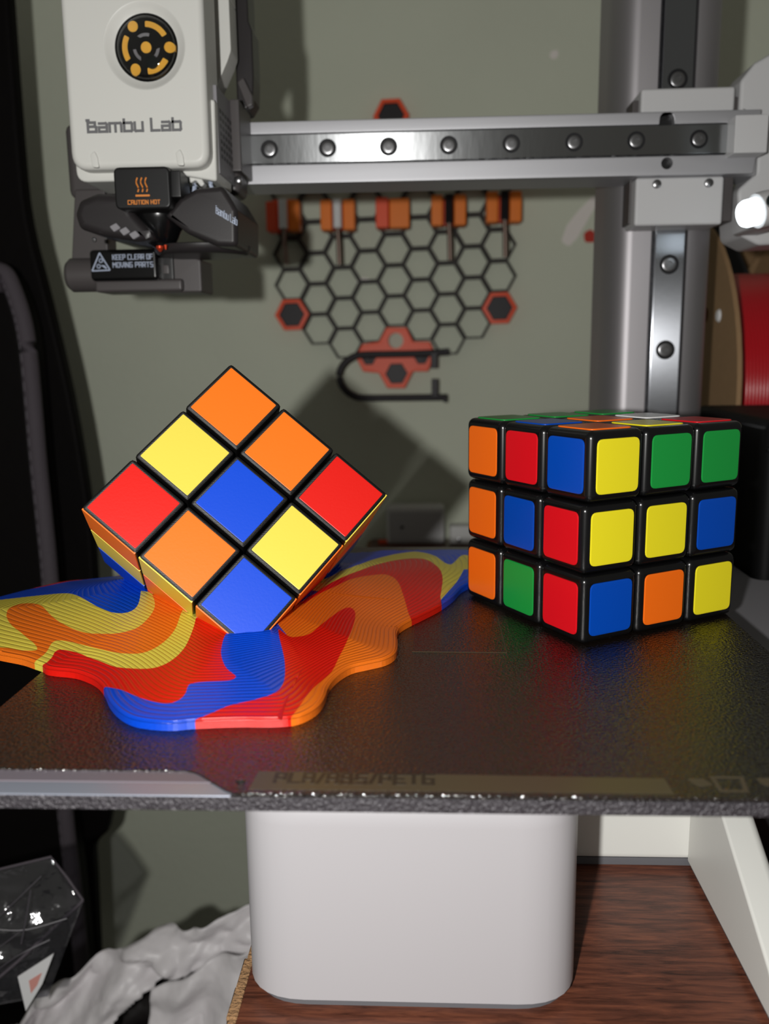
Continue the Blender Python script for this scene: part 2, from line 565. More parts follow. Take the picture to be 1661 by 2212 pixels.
# desk
desk = thing('desk', (200, 240, -720), 'dark reddish-brown wooden desk top under the white printer base', 'desk')
rbox('desk_top', -41, 760, -70, 556, -97, -75, M['wood'], desk, r=0.8)
bm = bmesh.new()
for k in range(60):
    y = -69+k*10.4
    bm_rbox(bm, -42.6-random.random()*1.0, -40.8, y, y+10.2, -96, -75.6-random.random()*.6, r=.3, seg=1)
link('raw_edge', from_bm('raw_edge', bm, M['chip']), desk, kind='stuff')
for x, y in ((20, -40), (20, 520), (720, -40), (720, 520)):
    rbox('leg', x, x+35, y, y+30, -720, -97, M['wood'], desk, r=1)

# ------------------------------------------------------------------ printer
pr = thing('desktop_printer', (60, 180, -75), 'white and dark grey desktop 3D printer with a cantilevered aluminium arm', 'printer')

# base
def base_nose():
    bm = bmesh.new()
    bm_extrude(bm, round_poly([(-40.3, 37.2), (39.6, 37.2), (38.5, 200), (-39, 200)], 15, 8), UP(-16), 56.3, bevel=12, seg=8)
    return link('front_leg', from_bm('front_leg', bm, M['basewhite']), pr)
nose = base_nose()
extrude('rubber_foot', round_poly([(-38.6, 39), (38, 39), (37.5, 190), (-38, 190)], 14, 8), UP(-72.3), 2.7, M['greyfoot'], nose)
hs = rbox('base_housing', 36, 92, 97, 250, -72.5, -12, M['white'], pr, r=2)
rbox('base_foot_strip', 37, 92, 98, 240, -75, -72.5, M['greyfoot'], hs, r=0.3)
extrude('side_foot', round_poly([(97.5, -73), (97.5, -30), (71, -44.2), (36.8, -62), (29, -69), (29, -73)], [0, 0, 3, 6, 2, 1]), ((90, 0, 0), (0, 1, 0), (0, 0, 1), (1, 0, 0)), 9, M['white'], pr, bevel=2.6, seg=4, back_bevel=0.8)
rbox('foot_pad', 82, 89, 31, 97, -75, -73, M['greyfoot'], pr, r=.4)
extrude('tower_base', round_poly([(94, 104), (215, 104), (215, 186), (130, 186), (130, 306), (72, 306), (72, 253), (94, 253)], 4), UP(-10), 62.5, M['midgrey'], pr, bevel=2.5)
rbox('black_skirt', 92.5, 190, 99, 103.8, -75, -14, M['black'], pr, r=.6)
# bed carrier
rbox('heatbed', -92, 92, 0.4, 199, -3.3, -0.55, M['bededge'], pr, r=0.25, seg=2)
rbox('bed_carrier', -60, 60, 30, 180, -10, -3.3, M['heatbed'], pr, r=1)
rbox('carrier_block', -20, 20, 60, 160, -28, -10, M['heatbed'], pr, r=1)
rbox('front_strip', -91.5, -25, 5.2, 12, -0.62, -0.3, M['strip'], pr, r=0.12, seg=1)
rbox('front_lip', -91.5, -31.5, 0.5, 5.0, -0.66, -0.36, M['lip'], pr, r=0.14, seg=2)

# z column
prof = []
def arc(cx, cy, r, a0, a1, n):
    return [(cx+r*math.cos(math.radians(a0+(a1-a0)*i/n)), cy+r*math.sin(math.radians(a0+(a1-a0)*i/n))) for i in range(n+1)]
prof = [(93+10*math.cos(math.radians(a)), 268+18*math.sin(math.radians(a))) for a in range(180, 271, 9)]+[(100.6, 250), (100.6, 254), (116, 254), (116, 250)]+arc(115, 264, 14, 270, 360, 10)[1:]+[(129, 286), (83, 286)]
colm = extrude('column', prof, UP(330), 340, M['column'], pr)
rbox('column_rail', 101.8, 114.4, 247.8, 255, -8, 328, M['rail_z'], colm, r=0.5, seg=2)
rbox('rail_groove', 100.7, 115.9, 252.8, 253.9, -8, 328, M['groove'], colm, r=0.1)
def socket_screw(c, axis, r, parent):
    """countersunk ring with a socket head sitting in it"""
    bm = bmesh.new()
    bm_lathe(bm, [(0, 0.02), (r*1.32, 0.02), (r*1.32, .08), (r*1.05, .1), (r*1.0, .05), (0, .05)], c, axis, 24)
    o = link('screw', from_bm('screw', bm, M['screwdark']), parent)
    bm = bmesh.new()
    bm_lathe(bm, [(0, .1), (r*.42, .1), (r*.46, .5), (r*.8, .5), (r*.92, .35), (r*.92, .02)], c, axis, 24)
    link('screw_head', from_bm('screw_head', bm, M['screw']), parent)
    return o
for z in (300, 224, 185.7, 112.1, 76.2, 38, 0):
    socket_screw((108.1, 247.8, z), (0, -1, 0), 3.1, colm)

# x beam
beam = rbox('arm_beam', -134, 137, 233.4, 254, 145, 169, M['alu'], pr, r=0.4)
extrude('upper_flange', [(-134, 164.3), (96.9, 164.3), (97.2, 167)]+[(99.9+2.8*math.cos(math.radians(a)), 166.3+2.3*math.sin(math.radians(a))) for a in (160, 130, 100, 70, 40, 10)]+[(102.9, 164.3), (136.4, 164.3), (136.4, 169), (-134, 169)], FR(230), 4, M['alu'], beam, bevel=0.3, seg=2)
extrude('lower_flange', [(-134, 145.1), (134.6, 145.1), (135.6, 152.4), (-134, 152.4)], FR(230), 4, M['alu'], beam, bevel=0.3, seg=2, holes=[circ(100.6, 149.6, 2.3, 20)])
rbox('flange_recess', 96, 105, 233.2, 233.6, 146, 168.6, M['black'], beam, r=0)
rbox('linear_rail', -70, 125.2, 229.6, 234, 152.9, 163.9, M['rail_x'], beam, r=0.5, seg=2)
for x in (-59, -35.3, -10.6, 13.6, 38.6, 63.5, 88, 112.6):
    socket_screw((x, 229.6, 158.3), (0, -1, 0), 2.7, beam)
rbox('rail_stop', -76, -70, 228.5, 234, 152.5, 164.2, M['darkgrey'], beam, r=0.5)
rbox('rail_shim', -73.8, -71.8, 228.0, 230, 153, 164, M['midgrey'], beam, r=0.3)
rbox('end_cap', 123.6, 136.3, 221, 232, 151, 165, M['palegrey'], beam, r=0.5)

# z carriage blocks
cu_ = rbox('upper_carriage', 90.8, 128, 236, 252, 170, 179.4, M['palegrey'], pr, r=1.2, seg=3)
cl = rbox('lower_carriage', 89.3, 124.6, 233, 252, 126.2, 145, M['palegrey'], pr, r=1.2, seg=3)
rbox('carriage_side', 88.4, 91, 240, 252, 128, 176, M['darkgrey'], cl, r=.4)
rbox('carriage_side', 124.2, 130, 238, 256, 128, 176, M['darkgrey'], cl, r=.6)
for x in (97.5, 118.2):
    lathe('screw', [(0, 0), (1.7, 0), (1.7, 1.2), (1.2, 1.5), (0, 1.5)], (x, 233, 142.2), (0, -1, 0), M['screw'], cl, n=16)
hous = extrude('arm_housing', round_poly([(129.8, 170), (129.8, 181.5), (135, 188), (150, 196), (190, 206), (190, 120), (141, 118), (133, 122), (131, 140), (138, 146), (138, 166)], [1, 4, 4, 6, 4, 4, 6, 4, 4, 2, 2]), FR(236), 24, M['palegrey'], pr, bevel=1.5)
# chamber lamp and camera on the arm end
ax = Vector((-0.95, -0.20, -0.24)).normalized()
C0 = Vector((130.6, 203.5, 127.6))
lb = lathe('lamp_housing', [(0, -8), (5.0, -8), (6.2, -6.8), (6.6, 0), (6.5, 3.0), (6.3, 3.6), (5.8, 3.7)], C0, ax, M['palegrey'], pr, n=32)
lathe('led_window', [(5.0, 3.6), (5.0, 8.0), (4.4, 9.4), (3.0, 10.1), (0, 10.2)], C0, ax, M['ledlamp'], lb, n=32)
lathe('camera_lens', [(2.9, 0), (2.9, 1.2), (2.2, 1.5), (1.6, 1.1), (0, 1.3)], C0+Vector((.6, -6.2, 1.6)), (-0.12, -0.98, 0.12), M['lens'], lb, n=24)
rbox('lamp_bracket', 130, 142, 206, 240, 122, 134, M['palegrey'], pr, r=2)

# ------------------------------------------------------------------ tool head
th = rbox('toolhead', -136.5, -68, 212, 229, 138, 166, M['darkgrey'], pr, r=3, seg=3)
rbox('upper_body', -119, -79, 192, 229, 160, 240, M['darkgrey'], th, r=1.5)
bx, bz, br = -91.5, 180.8, 14.2
coverfr = FR(175)
oc = round_poly([(-120.2, 141.2), (-71.2, 141.2), (-70.6, 240), (-119.8, 240)], [6, 6, 5, 5], 6)
cover = extrude('front_cover', oc, coverfr, 18, M['white'], th, bevel=2.4, seg=8, holes=[circ(bx, bz, br, 48)])
bm = bmesh.new()
bm_lathe(bm, [(br+.05, 0), (br-.4, -.12), (13.2, -.7), (12, -1.5), (11.3, -2.0), (11.0, -2.1), (10.95, -4), (br, -4)], (bx, 175, bz), (0, -1, 0), 48, cap=False)
link('badge_dish', from_bm('badge_dish', bm, M['white']), th)
bad = lathe('badge', [(0, -3.6), (10.7, -3.6), (10.9, -2.2), (10.6, -2.0), (10.2, -3.0), (0, -3.0)], (bx, 175, bz), (0, -1, 0), M['blackgloss'], th, n=48)
def dotdisc(cx, cz, r, y=177.95):
    return extrude('amber_dot', circ(cx, cz, r, 20), FR(y-.1), 0.2, M['gold'], th)
dotdisc(bx, bz, 1.75)
for a in (0, 122, 238):
    dotdisc(bx+7.6*math.cos(math.radians(a)), bz+7.6*math.sin(math.radians(a)), 1.7)
for a in (60, 180, 300):
    o_ = [(bx+8.0*math.cos(math.radians(a+t)), bz+8.0*math.sin(math.radians(a+t))) for t in range(-30, 31, 6)]
    i_ = [(bx+6.2*math.cos(math.radians(a+t)), bz+6.2*math.sin(math.radians(a+t))) for t in range(30, -31, -6)]
    extrude('amber_arc', round_poly(o_+i_, 0.3, 2), FR(177.85), 0.2, M['gold'], th)
bm = bmesh.new()
bm_lathe(bm, [(10.4, -2.4)]+[(10.4*math.cos(t), -2.4+3.4*math.sin(t)) for t in [math.pi/2*k/8 for k in range(1, 8)]]+[(0, 1.0)], (bx, 175, bz), (0, -1, 0), 40)
link('badge_dome', from_bm('badge_dome', bm, M['glass']), th)
lathe('fan_hub', [(2.2, -2.9), (2.0, -2.2), (1.0, -1.9), (0, -1.8)], (bx+1.6, 175, bz-4.4), (0, -1, 0), M['lens'], th, n=20)
for a in (100, 215, 330):
    o_ = [(bx+4.4*math.cos(math.radians(a+t_)), bz+4.4*math.sin(math.radians(a+t_))) for t_ in range(-28, 29, 8)]
    i_ = [(bx+3.4*math.cos(math.radians(a+t_)), bz+3.4*math.sin(math.radians(a+t_))) for t_ in range(20, -29, -8)]
    extrude('badge_glint', o_+i_, FR(177.9), .2, M['midgrey'], th)  # pale arcs paint in the swirling highlights inside the badge
text('brand_lettering', '1ambu Lab', ((-113.0, 174.9, 153.5), (1, 0, 0), (0, 0, 1), (0, -1, 0)), 32.6, 3.7, 0.86, M['greyprint'], th, lw=.78, gap=.3)
for x in (-111.6, -81.4):
    extrude('cover_clip', round_poly([(x-1.2, 146), (x+.4, 147.4), (x+1.4, 145), (x+1.7, 141.6), (x-.7, 141.8)], .7, 3), FR(174.4), 4, M['white'], th, bevel=.4, seg=2)
extrude('inner_shell', round_poly([(-121.2, 138.4), (-104.6, 138.4), (-103.5, 140.2), (-84, 140.2), (-70.3, 137.6), (-69.8, 165), (-121, 168)], [4, 1, 1, 1, 1, 1, 1]), FR(182), 24, M['white'], th, bevel=.8)
# right side pieces
side = extrude('side_panel', round_poly([(-75.5, 206.5), (-68.0, 206.5), (-68.0, 188), (-69.4, 184.5), (-76.6, 170.5), (-78.3, 192)], [1, 1, 4, 4, 1, 6]), FR(205), 12, M['white'], th, bevel=.3, seg=2)
extrude('side_panel_upper', [(-75.5, 206.4), (-68.0, 206.4), (-68, 240), (-75.5, 240)], FR(205), 12, M['white'], th, bevel=.3, seg=2)
rbox('vent_plate', -71.2, -69.8, 186, 214, 141, 171, M['midgrey'], th, r=.4)
vb = bmesh.new()
for i in range(5):
    for j in range(7):
        y = 189+i*4.2
        z = 147+j*2.6
        bm_rbox(vb, -69.85, -69.7, y, y+2.4, z, z+1.3, r=0)
link('vent_slots', from_bm('vent_slots', vb, M['black'], False), th, kind='stuff')
extrude('motor_block', round_poly([(-70, 240), (-64.5, 240), (-64.2, 204), (-63.0, 201), (-63.0, 184), (-63.6, 175.5), (-66, 172), (-70, 171)], 1.2), FR(222), 14, M['duct'], th, bevel=.8)
extrude('cable_clip', round_poly([(-69, 181), (-66.6, 183), (-63.2, 176), (-63.2, 172.5), (-65.5, 171.6)], .8), FR(219), 3, M['darkgrey'], th, bevel=.5)
rbox('rail_slider', -70.2, -66.4, 208, 231, 146, 172, M['darkgrey'], th, r=.6)
lathe('slider_screw', [(0, 0), (1.4, 0), (1.4, 1), (1, 1.3), (0, 1.3)], (-67.8, 208, 142.6), (0, -1, 0), M['screw'], th, n=14)
# hot end
hot = extrude('hotend_cover', rrect(-103.9, -84.2, 127, 141, 2.2), FR(171), 13, M['black'], th, bevel=.8)
text('warning_lettering', 'CAUTION HOT', ((-99.2, 170.9, 128.6), (1, 0, 0), (0, 0, 1), (0, -1, 0)), 11.2, 1.25, 0.24, M['orangeprint'], th)
hb = bmesh.new()
for k in range(3):
    x = -95.6+k*1.55
    bm_tube(hb, [(x+.35*math.sin(t*1.35), 170.95, 132.6+t*.95) for t in [i*.5 for i in range(11)]], .26, 6)
bm_rbox(hb, -96.4, -91.4, 170.75, 171, 131.1, 131.7, r=0)
link('heat_symbol', from_bm('heat_symbol', hb, M['orangeprint']), th)
rbox('hotend_clip', -84.6, -81, 173, 186, 131, 140, M['black'], th, r=.6)
lathe('heater_cone', [(0, 0), (9.6, 0), (9.6, 3), (6.6, 9), (5.2, 11), (1.6, 13), (0, 13)], (-94, 190, 128.5), (0, 0, -1), M['blackgloss'], th, n=28)
lathe('nozzle', [(0, 0), (1.4, 0), (1.4, .8), (.4, 2.0), (0, 2)], (-92.8, 184, 116), (0, 0, -1), M['copper'], th, n=12)
lathe('nozzle_tip', [(0, 0), (.7, 0), (.3, 1.6), (0, 1.6)], (-90.4, 183, 116.2), (0, 0, -1), M['copper'], th, n=10)
wb = bmesh.new()
bm_tube(wb, [(-80.5, 188, 140), (-79.5, 187, 137), (-80.5, 188, 134)], .9, 8)
bm_tube(wb, [(-74.2, 187, 140.5), (-73.6, 186.5, 137.5), (-73.2, 187, 135.6)], .8, 8)
link('heater_wire', from_bm('heater_wire', wb, M['paleprint']), th)
extrude('wire_clip', round_poly([(-80.8, 141.5), (-77, 140.5), (-75.2, 137.2), (-76.6, 136.2), (-78.5, 138.6), (-80.6, 137.4)], .7), FR(184), 4, M['white'], th, bevel=.5)
# fan ducts
extrude('left_duct', round_poly([(-121.6, 127), (-119.6, 131.6), (-113, 134), (-103.6, 133.5), (-100, 127), (-94, 120.4), (-92.5, 118), (-100, 117.2), (-112, 119.2), (-120.4, 122)], 3.0, 4), FR(178), 36, M['duct'], th, bevel=3.0, seg=6)
extrude('right_duct', round_poly([(-88.2, 125.4), (-82.5, 131.4), (-76.6, 134.4), (-67, 135.2), (-63.6, 129.6), (-62.2, 127), (-62.6, 114.4), (-70, 114.8), (-80.4, 119.2)], [1, 3, 3, 3, 2, 2, 2, 6, 3], 4), FR(176), 40, M['duct'], th, bevel=2.0, seg=5)
text('duct_lettering', '1ambu Lab', ((-69.6, 175.75, 125.8), (.86, 0, -.5), (0.05, 0, 1), (0, -1, 0)), 8.4, 2.4, .28, M['paleprint'], th, lw=.78, gap=.3)
extrude('duct_floor', [( -80.5+18.5*math.cos(t), 199+16*math.sin(t)) for t in [2*math.pi*k/40 for k in range(40)]], UP(117.2), 3.6, M['duct'], th, bevel=.5, back_bevel=3.2, seg=4)
for k in range(3):
    x, z = -108.6+k*3.4, 122.2-k*1.35
    extrude('duct_tab', round_poly([(x, z), (x+2.6, z+1.2), (x+4.2, z-.6), (x+1.6, z-1.9)], .4, 2), FR(176.8), 1.6, M['midgrey'], th, bevel=.2, seg=1)
for x, z in ((-114.8, 117.9), (-77.8, 119.2), (-67.5, 115.7)):
    lathe('duct_screw', [(0, 0), (.9, 0), (.7, .5), (0, .6)], (x, 178.2, z), (0, -1, -.3), M['screw'], th, n=12)
# purge arm below the tool head
arm = extrude('wiper_bracket', round_poly([(-133, 141), (-121, 141), (-121.5, 113), (-136.5, 113)], 1), FR(210), 10, M['darkgrey'], th, bevel=.6)
lathe('wiper_drum', [(0, 0), (5.2, 0), (6.6, 1.6), (6.6, 14), (0, 14)], (-138.4, 211.5, 108.6), (1, 0, 0), M['darkgrey'], th, n=32)
rbox('wiper_tray', -126, -91, 205, 223, 101.4, 106.2, M['darkgrey'], th, r=1.2, seg=3)
extrude('wiper_end', round_poly([(-101.2, 101), (-84, 101), (-84, 113.6), (-93, 116.4), (-101, 116.2)], 1.2), FR(208), 18, M['darkgrey'], th, bevel=.8)
rbox('wiper_pocket', -100.2, -94.6, 206.2, 208.4, 104.6, 114.6, M['black'], th, r=.6)
rbox('wiper_slider', -98.6, -96.2, 205.6, 207, 108, 111.5, M['darkgrey'], th, r=.4)
lab = rbox('warning_plate', -126, -99.2, 201.2, 214, 105.4, 117.2, M['blackgloss'], th, r=1.6, seg=3)
text('plate_lettering', 'KEEP CLEAR OF', ((-116.6, 201.1, 113.3), (1, 0, -.0), (0, 0, 1), (0, -1, 0)), 15.6, 1.75, .27, M['paleprint'], th)
text('plate_lettering', 'MOVING PARTS', ((-116.6, 201.1, 110.4), (1, 0, -.0), (0, 0, 1), (0, -1, 0)), 15.6, 1.75, .27, M['paleprint'], th)
tb = bmesh.new()
tri = [(-125.0, 109.2), (-117.9, 109.4), (-121.6, 115.9)]
for i in range(3):
    a, b = tri[i], tri[(i+1) % 3]
    bm_tube(tb, [(a[0], 201.15, a[1]), (b[0], 201.15, b[1])], .3, 6)
for cx, cz in ((-121.3, 113.0), (-122.3, 110.9)):
    for k in range(8):
        a = math.pi*k/4
        bm_tube(tb, [(cx+.45*math.cos(a), 201.15, cz+.45*math.sin(a)), (cx+.95*math.cos(a), 201.15, cz+.95*math.sin(a))], .17, 5)
    ring = [(cx+.6*math.cos(a), 201.15, cz+.6*math.sin(a)) for a in [2*math.pi*k/12 for k in range(13)]]
    bm_tube(tb, ring, .13, 5)
bm_tube(tb, [(-121.2, 201.15, 111.2), (-120.2, 201.15, 110.9), (-119.2, 201.15, 110.0)], [.2, .5, .35], 6)
link('warning_triangle', from_bm('warning_triangle', tb, M['paleprint']), th)

# ------------------------------------------------------------------ build plate
plate = thing('build_plate', (0, 100, -0.3), 'dark textured build plate lying on the printer bed under both cubes', 'build plate')
po = round_poly([(-92, 9.2), (-40.5, 9.2), (-31.5, 0.9), (76, 0.9), (85, 9.2), (92, 9.2), (92, 198), (-92, 198)], [2, 6, 6, 6, 6, 2, 2, 2], 6)
extrude('plate_sheet', po, UP(0), 0.55, M['plate'], plate, bevel=0.1, seg=1, holes=[circ(-30.6, 5.2, .95, 16)])
lathe('locating_pin', [(0, 0), (.8, 0), (.8, .35), (.4, .6), (0, .65)], (-30.5, 5.3, -.3), (0, 0, 1), M['screw'], pr, n=12)
extrude('label_band', [(-28.5, 2.3), (47.2, 2.3), (47.0, 7.9), (-28, 9.2)], UP(.03), .06, M['platelabel'], plate)
text('plate_lettering', 'PLA/ABS/PETG', ((-24.3, 4.9, .03), (1, 0, 0), (0, 1, 0), (0, 0, 1)), 29, 3.4, .75, M['platetext'], plate, thick=.03)
extrude('plate_symbol', round_poly([(51, 8), (54, 8), (55.2, 5.6), (53, 5.2), (51.6, 6.2)], .4), UP(.03), .06, M['platelabel'], plate)
extrude('plate_symbol', [(55.4, 9), (61.6, 9), (60.6, 3.2), (55.4, 3.2)], UP(.03), .06, M['platelabel'], plate, holes=[[(56.2, 8.2), (60.6, 8.2), (59.8, 4), (56.2, 4)]])
extrude('plate_symbol', round_poly([(63.6, 8.4), (66.8, 8.4), (67.6, 5.8), (65, 5.4), (64, 6.2)], .4), UP(.03), .06, M['platelabel'], plate)
eb = bmesh.new()
eo = [(0.3, 97.8), (0.0, 75.2), (24.6, 74.8), (24.8, 106)]
for a, b in zip(eo, eo[1:]):
    bm_tube(eb, [(a[0], a[1], 0), (b[0], b[1], 0)], .09, 4)
    
link('residue_outline', from_bm('residue_outline', eb, M['platelabel']), plate)

# ------------------------------------------------------------------ melting printed cube
T0 = Vector((-49.632, 98.671, 75.309))
Ra = Vector((0.76488, -0.12198, -0.63251)); Rb = Vector((-0.59727, -0.5021, -0.62543)); Rc = Ra.cross(Rb)
if Rc.y < 0: Rc = -Rc
SZ = 57.0
PITCH = SZ/3
mc = thing('melting_cube', (-60, 110, 0.2), 'printed puzzle cube tilted on its corner, melting into a colourful puddle', 'sculpture')
Rm = Matrix((Ra, Rb, Rc)).transposed()
def clipped(bm, zmin):
    bmesh.ops.bisect_plane(bm, geom=list(bm.verts)+list(bm.edges)+list(bm.faces), plane_co=(0, 0, zmin), plane_no=(0, 0, 1), clear_inner=True)
    ed = [e for e in bm.edges if e.is_boundary]
    if ed:
        bmesh.ops.holes_fill(bm, edges=ed, sides=0)
FRONT = {(0, 0): 'o', (1, 0): 'o', (2, 0): 'r', (0, 1): 'y', (1, 1): 'b', (2, 1): 'y', (0, 2): 'r', (1, 2): 'o', (2, 2): 'b'}
LEFT = {(0, 0): 'o', (0, 1): 'y', (0, 2): 'b', (1, 0): 'y', (1, 1): 'o', (1, 2): 'r', (2, 0): 'o', (2, 1): 'b', (2, 2): 'y'}      # (a, c)
RIGHT = {(0, 0): 'y', (0, 1): 'o', (0, 2): 'b', (1, 0): 'o', (1, 1): 'r', (1, 2): 'y', (2, 0): 'o', (2, 1): 'y', (2, 2): 'b'}    # (b, c)
TOPA = {k: random.choice('oybr') for k in RIGHT}
TOPB = {k: random.choice('oybr') for k in RIGHT}
BACK = {k: random.choice('oybr') for k in RIGHT}
ZC = 3.0
for a in range(3):
    for b in range(3):
        for c in range(3):
            if (a, b, c) == (1, 1, 1): continue
            ctr = T0+Ra*PITCH*(a+.5)+Rb*PITCH*(b+.5)+Rc*PITCH*(c+.5)
            g = .28
            X = Matrix.Translation(ctr) @ Rm.to_4x4()
            bm = bmesh.new()
            h = PITCH/2-g
            bm_rbox(bm, -h, h, -h, h, -h, h, .95, 2)
            bmesh.ops.transform(bm, matrix=X, verts=bm.verts)
            clipped(bm, ZC)
            if len(bm.verts) < 4:
                bm.free(); continue
            cubie = link('cubie', from_bm('cubie', bm, M['printblack']), mc)
            for cond, key, tab, ax_, sg, t_ in ((c == 0, (a, b), FRONT, 2, -1, 8.12), (b == 2, (a, c), LEFT, 1, 1, 8.9), (a == 2, (b, c), RIGHT, 0, 1, 8.9),
                                            (a == 0, (b, c), TOPA, 0, -1, 8.0), (b == 0, (a, c), TOPB, 1, -1, 8.0), (c == 2, (a, b), BACK, 2, 1, 8.6)):
                if not cond: continue
                n = Vector((0, 0, 0)); n[ax_] = sg
                u = Vector((0, 0, 0)); u[(ax_+1) % 3] = 1
                v = n.cross(u)
                bm = bmesh.new()
                lift = .12 if ax_ == 2 else (.04 if sg > 0 else -.1)
                bm_extrude(bm, rrect(-t_, t_, -t_, t_, .3, 2), (n*(h+lift), u, v, n), .8, bevel=.12, seg=2)
                bmesh.ops.transform(bm, matrix=X, verts=bm.verts)
                clipped(bm, ZC)
                if len(bm.verts) < 4:
                    bm.free(); continue
                link('tile', from_bm('tile', bm, M[('t' if ax_ == 2 else 't')+tab[key]]), cubie)

# puddle: a low mound between its outline on the bed and the cube
FOOT = np.array([[-46.0, 64.04], [-35.4, 67.03], [-24.29, 136.74], [-91.24, 117.87]])
OUT = np.array([[-106.3,67.3],[-98.9,64.1],[-94.5,61.3],[-91.5,59.3],[-89.8,57.6],[-87.1,56.5],[-81.6,55.1],[-76.6,51.8],[-73.0,48.1],[-70.0,43.6],[-66.8,37.7],[-62.8,32.2],[-58.6,28.4],[-54.1,26.7],[-49.2,26.2],[-45.1,27.2],[-36.2,28.2],[-28.9,28.3],[-24.6,29.0],[-22.0,31.2],[-19.9,35.3],[-19.0,40.9],[-18.9,46.8],[-17.5,53.2],[-14.7,58.8],[-10.6,61.8],[-6.5,64.8],[-4.1,69.8],[-3.9,77.6],[-4.3,86.0],[-3.3,91.2],[-0.5,96.6],[3.5,103.1],[7.9,110.8],[12.1,120.8],[15.2,131.0],[19.5,139.0],[24.0,150.0],[25.5,165.0],[23.5,180.0],[18.5,184.1],[4.8,184.0],[-11.7,183.3],[-20.5,180.5],[-58.0,178.0],[-85.0,166.0],[-102.5,145.7],[-117.7,138.7],[-123.3,132.6],[-128.1,125.4],[-133.8,116.6],[-141.0,109.0],[-144.0,99.0],[-138.0,87.0],[-123.0,75.0]])
def resample(P, closed=True, n=4):
    o = []; N = len(P)
    for i in range(N if closed else N-1):
        g = (lambda k: P[k % N]) if closed else (lambda k: P[min(max(k, 0), N-1)])
        a, b, c, d = g(i-1), g(i), g(i+1), g(i+2)
        for t in np.arange(n)/n:
            o.append(.5*((2*b)+(c-a)*t+(2*a-5*b+4*c-d)*t*t+(3*b-a-3*c+d)*t**3))
    if not closed: o.append(P[-1])
    return np.array(o)
OUTS = resample(OUT, True, 4)
def dseg(p, poly):
    a = poly; b = np.roll(poly, -1, 0); d = b-a
    o = np.empty(len(p))
    for s in range(0, len(p), 4000):
        q = p[s:s+4000]
        t = np.clip(((q[:, None]-a)*d).sum(2)/((d*d).sum(1)+1e-12), 0, 1)
        o[s:s+4000] = np.sqrt((((a+t[..., None]*d)-q[:, None])**2).sum(2)).min(1)
    return o
def inside(p, poly):
    x, y = p[:, 0][:, None], p[:, 1][:, None]
    a = np.asarray(poly, float); b = np.roll(a, -1, 0)
    c = ((a[:, 1] > y) != (b[:, 1] > y)) & (x < (b[:, 0]-a[:, 0])*(y-a[:, 1])/(b[:, 1]-a[:, 1]+1e-12)+a[:, 0])
    return c.sum(1) % 2 == 1
RIM = 0.8
def height(p):
    do = dseg(p, OUTS); di = dseg(p, FOOT); fi = inside(p, FOOT)
    t = np.where(fi, 1, do/(do+di+1e-9))
    h = 2.2+6.3*t**1.15
    h = h-np.where(do < RIM, RIM-np.sqrt(np.maximum(0, RIM*RIM-(RIM-do)**2)), 0)*.75
    return h
